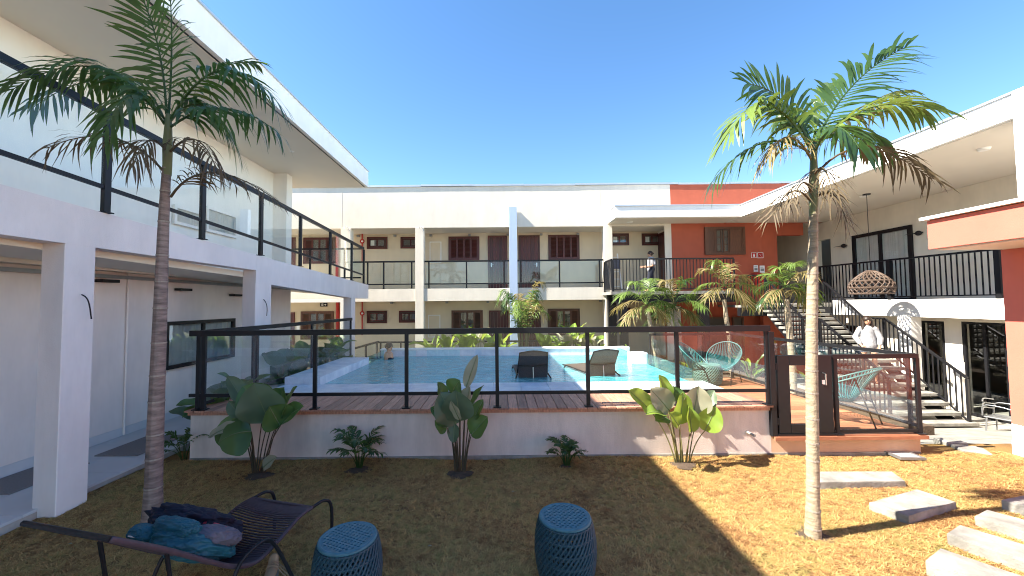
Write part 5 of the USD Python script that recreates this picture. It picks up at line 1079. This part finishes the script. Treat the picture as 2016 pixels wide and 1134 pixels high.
# woman coming down the stairs
hq = onY(1707, 631, 10.4); H0 = hq[2] + .13; zf = H0 - 1.63; o_ = V(hq[0], 10.4, zf); pw = thing('person', 'person in loose white blouse with long dark hair coming down the stairs', 'person', o_, -38)
c = V(0, -.03, 1.50); hip = .86
sk = headbones(c, .105, .15) + [((V(0, 0, 1.28), .05), (V(0, -.01, 1.42), .048)), ((V(-.09, 0, .88), .095), (V(-.10, -.03, .48), .056)), ((V(-.10, -.03, .48), .054), (V(-.10, .02, .09), .036)), ((V(.09, 0, .88), .095), (V(.10, -.12, .52), .056)), ((V(.10, -.12, .52), .054), (V(.10, -.10, -.05), .036)),
   ((V(-.10, .02, .05), .036), (V(-.10, -.13, .035), .03)), ((V(.10, -.10, -.09), .036), (V(.10, -.25, -.10), .03)), ((V(0, 0, .95), .12), (V(0, 0, 1.25), .12)), ((V(-.17, 0, 1.28), .048), (V(-.26, -.03, 1.02), .038)), ((V(-.26, -.03, 1.02), .037), (V(-.16, -.20, .86), .028)), ((V(.17, 0, 1.28), .048), (V(.25, -.02, 1.0), .038)), ((V(.25, -.02, 1.0), .037), (V(.20, -.16, .84), .028))]
sk += hand(V(-.15, -.21, .85), V(.3, -.4, -.5), 1) + hand(V(.20, -.17, .83), V(-.1, -.35, -.8), -1)
obj('body', smoothed(sk, .022, 5), SKIN, pw, smooth=True); head(pw, c, .105, 0, .15, True)
obj('blouse', smoothed([((V(0, 0, 1.25), .135), (V(0, 0, .95), .175)), ((V(0, 0, .98), .17), (V(0, 0, .84), .20)), ((V(-.15, 0, 1.26), .07), (V(-.25, -.02, 1.05), .066)), ((V(-.25, -.02, 1.05), .066), (V(-.18, -.16, .90), .05)), ((V(.15, 0, 1.26), .07), (V(.24, -.02, 1.03), .066)), ((V(.24, -.02, 1.03), .066), (V(.21, -.14, .89), .05)), ((V(-.14, 0, 1.27), .075), (V(.14, 0, 1.27), .075))], .025, 3), CLOTHW, pw, smooth=True)
obj('shorts', smoothed([((V(-.09, 0, .86), .115), (V(-.1, -.01, .70), .095)), ((V(.09, 0, .86), .115), (V(.1, -.03, .70), .095)), ((V(-.08, 0, .88), .115), (V(.08, 0, .88), .115))], .03, 3), BAGG, pw, smooth=True)
# person on the upper walkway, walking to the left
hq = onY(1281, 500, 14.3); zf = zk - .02; o_ = V(hq[0], 14.3, zf); pb_ = thing('person', 'person in white shirt and dark trousers on the upper walkway, hair tied back', 'person', o_)
Hh = hq[2] + .12 - zf; s = Hh / 1.68; c = V(-.03, 0, 1.55) * s; tn = -math.pi / 2
sk = headbones(c, .105 * s, tn) + [((V(0, 0, 1.32) * s, .05), (V(-.01, 0, 1.45) * s, .048)), ((V(0, 0, .95) * s, .12), (V(0, 0, 1.28) * s, .115)), ((V(.0, -.09, .9) * s, .09), (V(-.12, -.09, .5) * s, .056)), ((V(-.12, -.09, .5) * s, .055), (V(-.14, -.09, .08) * s, .04)), ((V(0, .09, .9) * s, .09), (V(.04, .09, .5) * s, .056)), ((V(.04, .09, .5) * s, .055), (V(.22, .09, .14) * s, .04)),
   ((V(-.14, -.09, .05) * s, .04), (V(-.28, -.09, .035) * s, .032)), ((V(.22, .09, .12) * s, .04), (V(.12, .09, .04) * s, .032)), ((V(0, -.17, 1.33) * s, .048), (V(.07, -.2, 1.08) * s, .038)), ((V(.07, -.2, 1.08) * s, .037), (V(-.14, -.18, 1.0) * s, .028)), ((V(0, .17, 1.33) * s, .048), (V(.03, .2, 1.08) * s, .038)), ((V(.03, .2, 1.08) * s, .037), (V(-.18, .16, 1.02) * s, .028))]
sk += hand(V(-.15, -.18, 1.0) * s, V(-1, 0, .1), 1) + hand(V(-.19, .16, 1.02) * s, V(-1, 0, .1), -1)
obj('body', smoothed(sk, .025, 5), SKIN, pb_, smooth=True); head(pb_, c, .105 * s, 0, tn, False, True)
obj('shirt', smoothed([((V(0, 0, 1.30) * s, .13), (V(0, 0, .92) * s, .145)), ((V(0, -.15, 1.33) * s, .075), (V(.06, -.2, 1.12) * s, .068)), ((V(0, .15, 1.33) * s, .075), (V(.03, .2, 1.12) * s, .068)), ((V(0, -.14, 1.33) * s, .08), (V(0, .14, 1.33) * s, .08))], .03, 3), CLOTHW, pb_, smooth=True)
obj('trousers', smoothed([((V(0, -.07, .92) * s, .115), (V(-.12, -.09, .5) * s, .078)), ((V(-.12, -.09, .5) * s, .076), (V(-.14, -.09, .12) * s, .06)), ((V(0, .07, .92) * s, .115), (V(.04, .09, .5) * s, .078)), ((V(.04, .09, .5) * s, .076), (V(.21, .09, .18) * s, .06)), ((V(0, -.06, .93) * s, .115), (V(0, .06, .93) * s, .115))], .03, 3), CLOTHN, pb_, smooth=True)
# swimmer at the far left of the pool, turned to the right
hq = onY(765, 680, 10.55); o_ = V(hq[0], 10.55, ZWT - 1.05); ps = thing('person', 'person in dark swimsuit standing chest deep at the far left of the pool', 'person', o_)
tn = math.pi / 2 - .5; c = V(.02, 0, hq[2] - o_[2] + .01); zc_ = c[2]; c = c - V(0, 0, .05)
sk = headbones(c, .105, tn) + [((V(0, 0, zc_ - .22), .05), (V(.01, 0, zc_ - .08), .05)), ((V(0, 0, zc_ - .55), .12), (V(0, 0, zc_ - .28), .125)), ((V(-.02, 0, zc_ - .85), .14), (V(0, 0, zc_ - .55), .12)), ((V(0, -.17, zc_ - .24), .052), (V(-.02, -.22, zc_ - .5), .04)), ((V(-.02, -.22, zc_ - .5), .039), (V(.14, -.2, zc_ - .62), .03)), ((V(0, .17, zc_ - .24), .052), (V(.06, .23, zc_ - .5), .04)), ((V(.06, .23, zc_ - .5), .039), (V(.22, .2, zc_ - .6), .03)),
   ((V(0, -.09, zc_ - .85), .1), (V(0, -.1, .45), .06)), ((V(0, -.1, .45), .058), (V(0, -.1, .05), .04)), ((V(0, .09, zc_ - .85), .1), (V(0, .1, .45), .06)), ((V(0, .1, .45), .058), (V(0, .1, .05), .04)), ((V(0, -.1, .03), .04), (V(.13, -.1, .02), .03)), ((V(0, .1, .03), .04), (V(.13, .1, .02), .03))]
sk += hand(V(.15, -.2, zc_ - .62), V(1, 0, -.2), 1) + hand(V(.23, .2, zc_ - .6), V(1, 0, -.2), -1)
obj('body', smoothed(sk, .022, 5), SKIN, ps, smooth=True); head(ps, c, .105, 0, tn, False, True)
obj('swimsuit', smoothed([((V(.02, 0, zc_ - .78), .15), (V(.015, 0, zc_ - .5), .132)), ((V(.05, -.07, zc_ - .40), .085), (V(.05, .07, zc_ - .40), .085)), ((V(.03, -.08, zc_ - .38), .03), (V(-.02, -.09, zc_ - .21), .022)), ((V(.03, .08, zc_ - .38), .03), (V(-.02, .09, zc_ - .21), .022))], .025, 3), CLOTHN, ps, smooth=True)

# ------------------------------------------------------------------ stepping slabs in the dry grass
slabs = [([(1600, 929), (1757, 929), (1783, 948), (1614, 950)], 'wide pale stepping slab just behind the sunlit palm trunk'), ([(1711, 990), (1805, 964), (1882, 989), (1789, 1017)], 'pale diamond laid stepping slab in the dry grass'),
         ([(1972, 985), (2016, 976), (2090, 994), (2050, 1006)], 'pale stepping slab cut by the right edge, farthest of the row'), ([(1919, 1017), (1942, 1004), (2120, 1052), (2090, 1072)], 'narrow pale stepping slab, second of the row at the right'),
         ([(1864, 1051), (1888, 1034), (2100, 1098), (2075, 1125)], 'narrow pale stepping slab, third of the row at the right'), ([(1822, 1104), (1850, 1080), (2080, 1158), (2050, 1190)], 'narrow pale stepping slab, nearest of the row at the right')]
for poly, lab in slabs:
    q = [onZ(x, y, .085)[:2] for x, y in poly]; c_ = np.mean(q, 0); q = [a - c_ for a in q]
    ins = Polygon(q); P_ = []
    for z, sc in ((-.05, 1.), (.073, 1.), (.085, .985)): P_ += [(a[0] * sc, a[1] * sc, z) for a in q]
    hl = trimesh.convex.convex_hull(np.array(P_)); hl = hl.subdivide_to_size(.09); v_ = np.array(hl.vertices)
    v_ += .007 * np.array([meshkit.noise(v_ * 9. + 17.3 * k) for k in range(3)]).reshape(3, -1).T
    s_ = tag(usdkit.mesh(stage, numbered('/World/stepping_slab'), (v_ + V(c_[0], c_[1], 0), np.array(hl.faces)), CONC, 30), lab, 'stepping slab', None)

# ------------------------------------------------------------------ the dry lawn itself: short blades in tufts
BLADE = usdkit.material(stage, L + 'dry_grass_blade', {
    'g': ('geometry', {}), 'o': ('object_info', {}), 'n': ('noise_texture', dict(scale=1.5, detail=6., roughness=.62)), 'a': ('math', dict(math_type='multiply_add', value2=.45, value3=-.22)), 's': ('math', dict(math_type='add')),
    'r': ('rgb_ramp', dict(ramp=[(.28, (.24, .12, .05)), (.40, (.46, .265, .105)), (.50, (.63, .39, .155)), (.60, (.58, .38, .145)), (.68, (.42, .32, .11)), (.78, (.24, .22, .07))])),
    'p': ('principled_bsdf', dict(roughness=.7, specular_ior_level=.2)), 't': ('translucent_bsdf', dict(color=(.5, .36, .10))), 'm': ('mix_closure', dict(fac=.2))},
    [('g.position', 'n.vector'), ('o.random', 'a.value1'), ('a.value', 's.value1'), ('n.fac', 's.value2'), ('s.value', 'r.fac'), ('r.color', 'p.base_color'), ('p.BSDF', 'm.closure1'), ('t.BSDF', 'm.closure2')], surface='m.closure')
pi_ = UsdGeom.PointInstancer.Define(stage, '/World/grass'); tag(pi_, 'short dry yellow brown grass covering the lawn', 'grass', None, 'stuff')
protos = []
for k in range(4):
    m = MB(); r = random.Random(100 + k)
    for i in range(11):
        a, l, bx, by = r.uniform(0, 6.28), r.uniform(.022, .045), r.uniform(-.02, .02), r.uniform(-.02, .02); el = r.uniform(.1, .85); d = V(math.cos(a) * math.cos(el), math.sin(a) * math.cos(el), math.sin(el)); s_ = V(-math.sin(a), math.cos(a), 0) * r.uniform(.0016, .0028)
        b_ = V(bx, by, -.004); md = b_ + d * l * .6; tp = b_ + d * l + V(math.cos(a), math.sin(a), -.5) * l * .25
        m.add([b_ - s_, b_ + s_, md - s_ * .8, md + s_ * .8, tp], [[0, 1, 3], [0, 3, 2], [2, 3, 4]])
    pm = usdkit.mesh(stage, f'/World/grass/tuft' + (f'_{k:03d}' if k else ''), m.mesh(), BLADE); protos.append(pm.GetPath())
pi_.CreatePrototypesRel().SetTargets(protos)
pts = []; polys = [Polygon([onZ(x, y, .085)[:2] for x, y in poly]).buffer(.002) for poly, _ in slabs]
from shapely import contains_xy, union_all
U = union_all(polys + [sbox(yy[0], yy[1], 0, 0) for yy in ()])
N = 62000; xy = np.stack([nrs.uniform(-4.75, 8.6, N), 2.7 + (YW - .02 - 2.7) * nrs.random_sample(N) ** 1.0], 1)
keep = ~contains_xy(U, xy[:, 0], xy[:, 1])
for c_, r0 in [(onZ(510, 936), .12), (onZ(905, 934), .12), (onZ(707, 925), .1), (onZ(1115, 920), .1), (onZ(1345, 916), .1), (onZ(300, 1050), .1), (onZ(1600, 1054), .08)]: keep &= np.hypot((xy[:, 0] - c_[0]) / 1.25, xy[:, 1] - c_[1]) > r0 * (.8 + .5 * nrs.random_sample(N))
keep &= ~((xy[:, 0] > 6.7) & (xy[:, 1] < 5.5) & (xy[:, 0] > 7.0)); keep &= ~((xy[:, 0] < XL + .03) & (xy[:, 1] > yc[0][0]) & (xy[:, 1] < yc[0][1]))
xy = xy[keep]
dens = np.array(meshkit.fbm(np.stack([xy[:, 0] * 1.6, xy[:, 1] * 1.6, xy[:, 0] * 0], 1))).reshape(-1); th_ = np.quantile(dens, .12); xy = xy[(dens > th_) | (nrs.random_sample(len(dens)) < .7)]
n = len(xy); z = lawn_z(xy[:, 0], xy[:, 1]); pi_.CreatePositionsAttr(Vt.Vec3fArray.FromNumpy(np.stack([xy[:, 0], xy[:, 1], z], 1).astype(np.float32)))
pi_.CreateProtoIndicesAttr(Vt.IntArray.FromNumpy(nrs.randint(0, 4, n).astype(np.int32)))
h_ = nrs.uniform(0, math.pi, n); q = np.zeros((n, 4), np.float32); q[:, 0] = np.cos(h_); q[:, 3] = np.sin(h_)
pi_.CreateOrientationsAttr(Vt.QuathArray([Gf.Quath(float(a), 0, 0, float(b)) for a, b in zip(q[:, 0], q[:, 3])]))
sc = nrs.uniform(.6, 1.25, n); pi_.CreateScalesAttr(Vt.Vec3fArray.FromNumpy(np.stack([sc, sc, sc], 1).astype(np.float32)))
# fallen scraps on the grass
for k, (x, y) in enumerate(((138, 1071), (652, 1000), (1010, 968), (846, 1075))):
    q = onZ(x, y, .035); obj('dry_leaf', MB().grid([[q + V(-.016, -.006, 0), q + V(-.014, .006, .004)], [q + V(.0, -.008, .006), q + V(.0, .007, .008)], [q + V(.018, -.002, .002), q + V(.018, .003, .004)]]), LEAFU, label=('pale dry leaf on the grass ' + ('near the white column foot', 'above the left stool', 'in the middle of the lawn', 'between the two stools')[k]), cat='leaf')
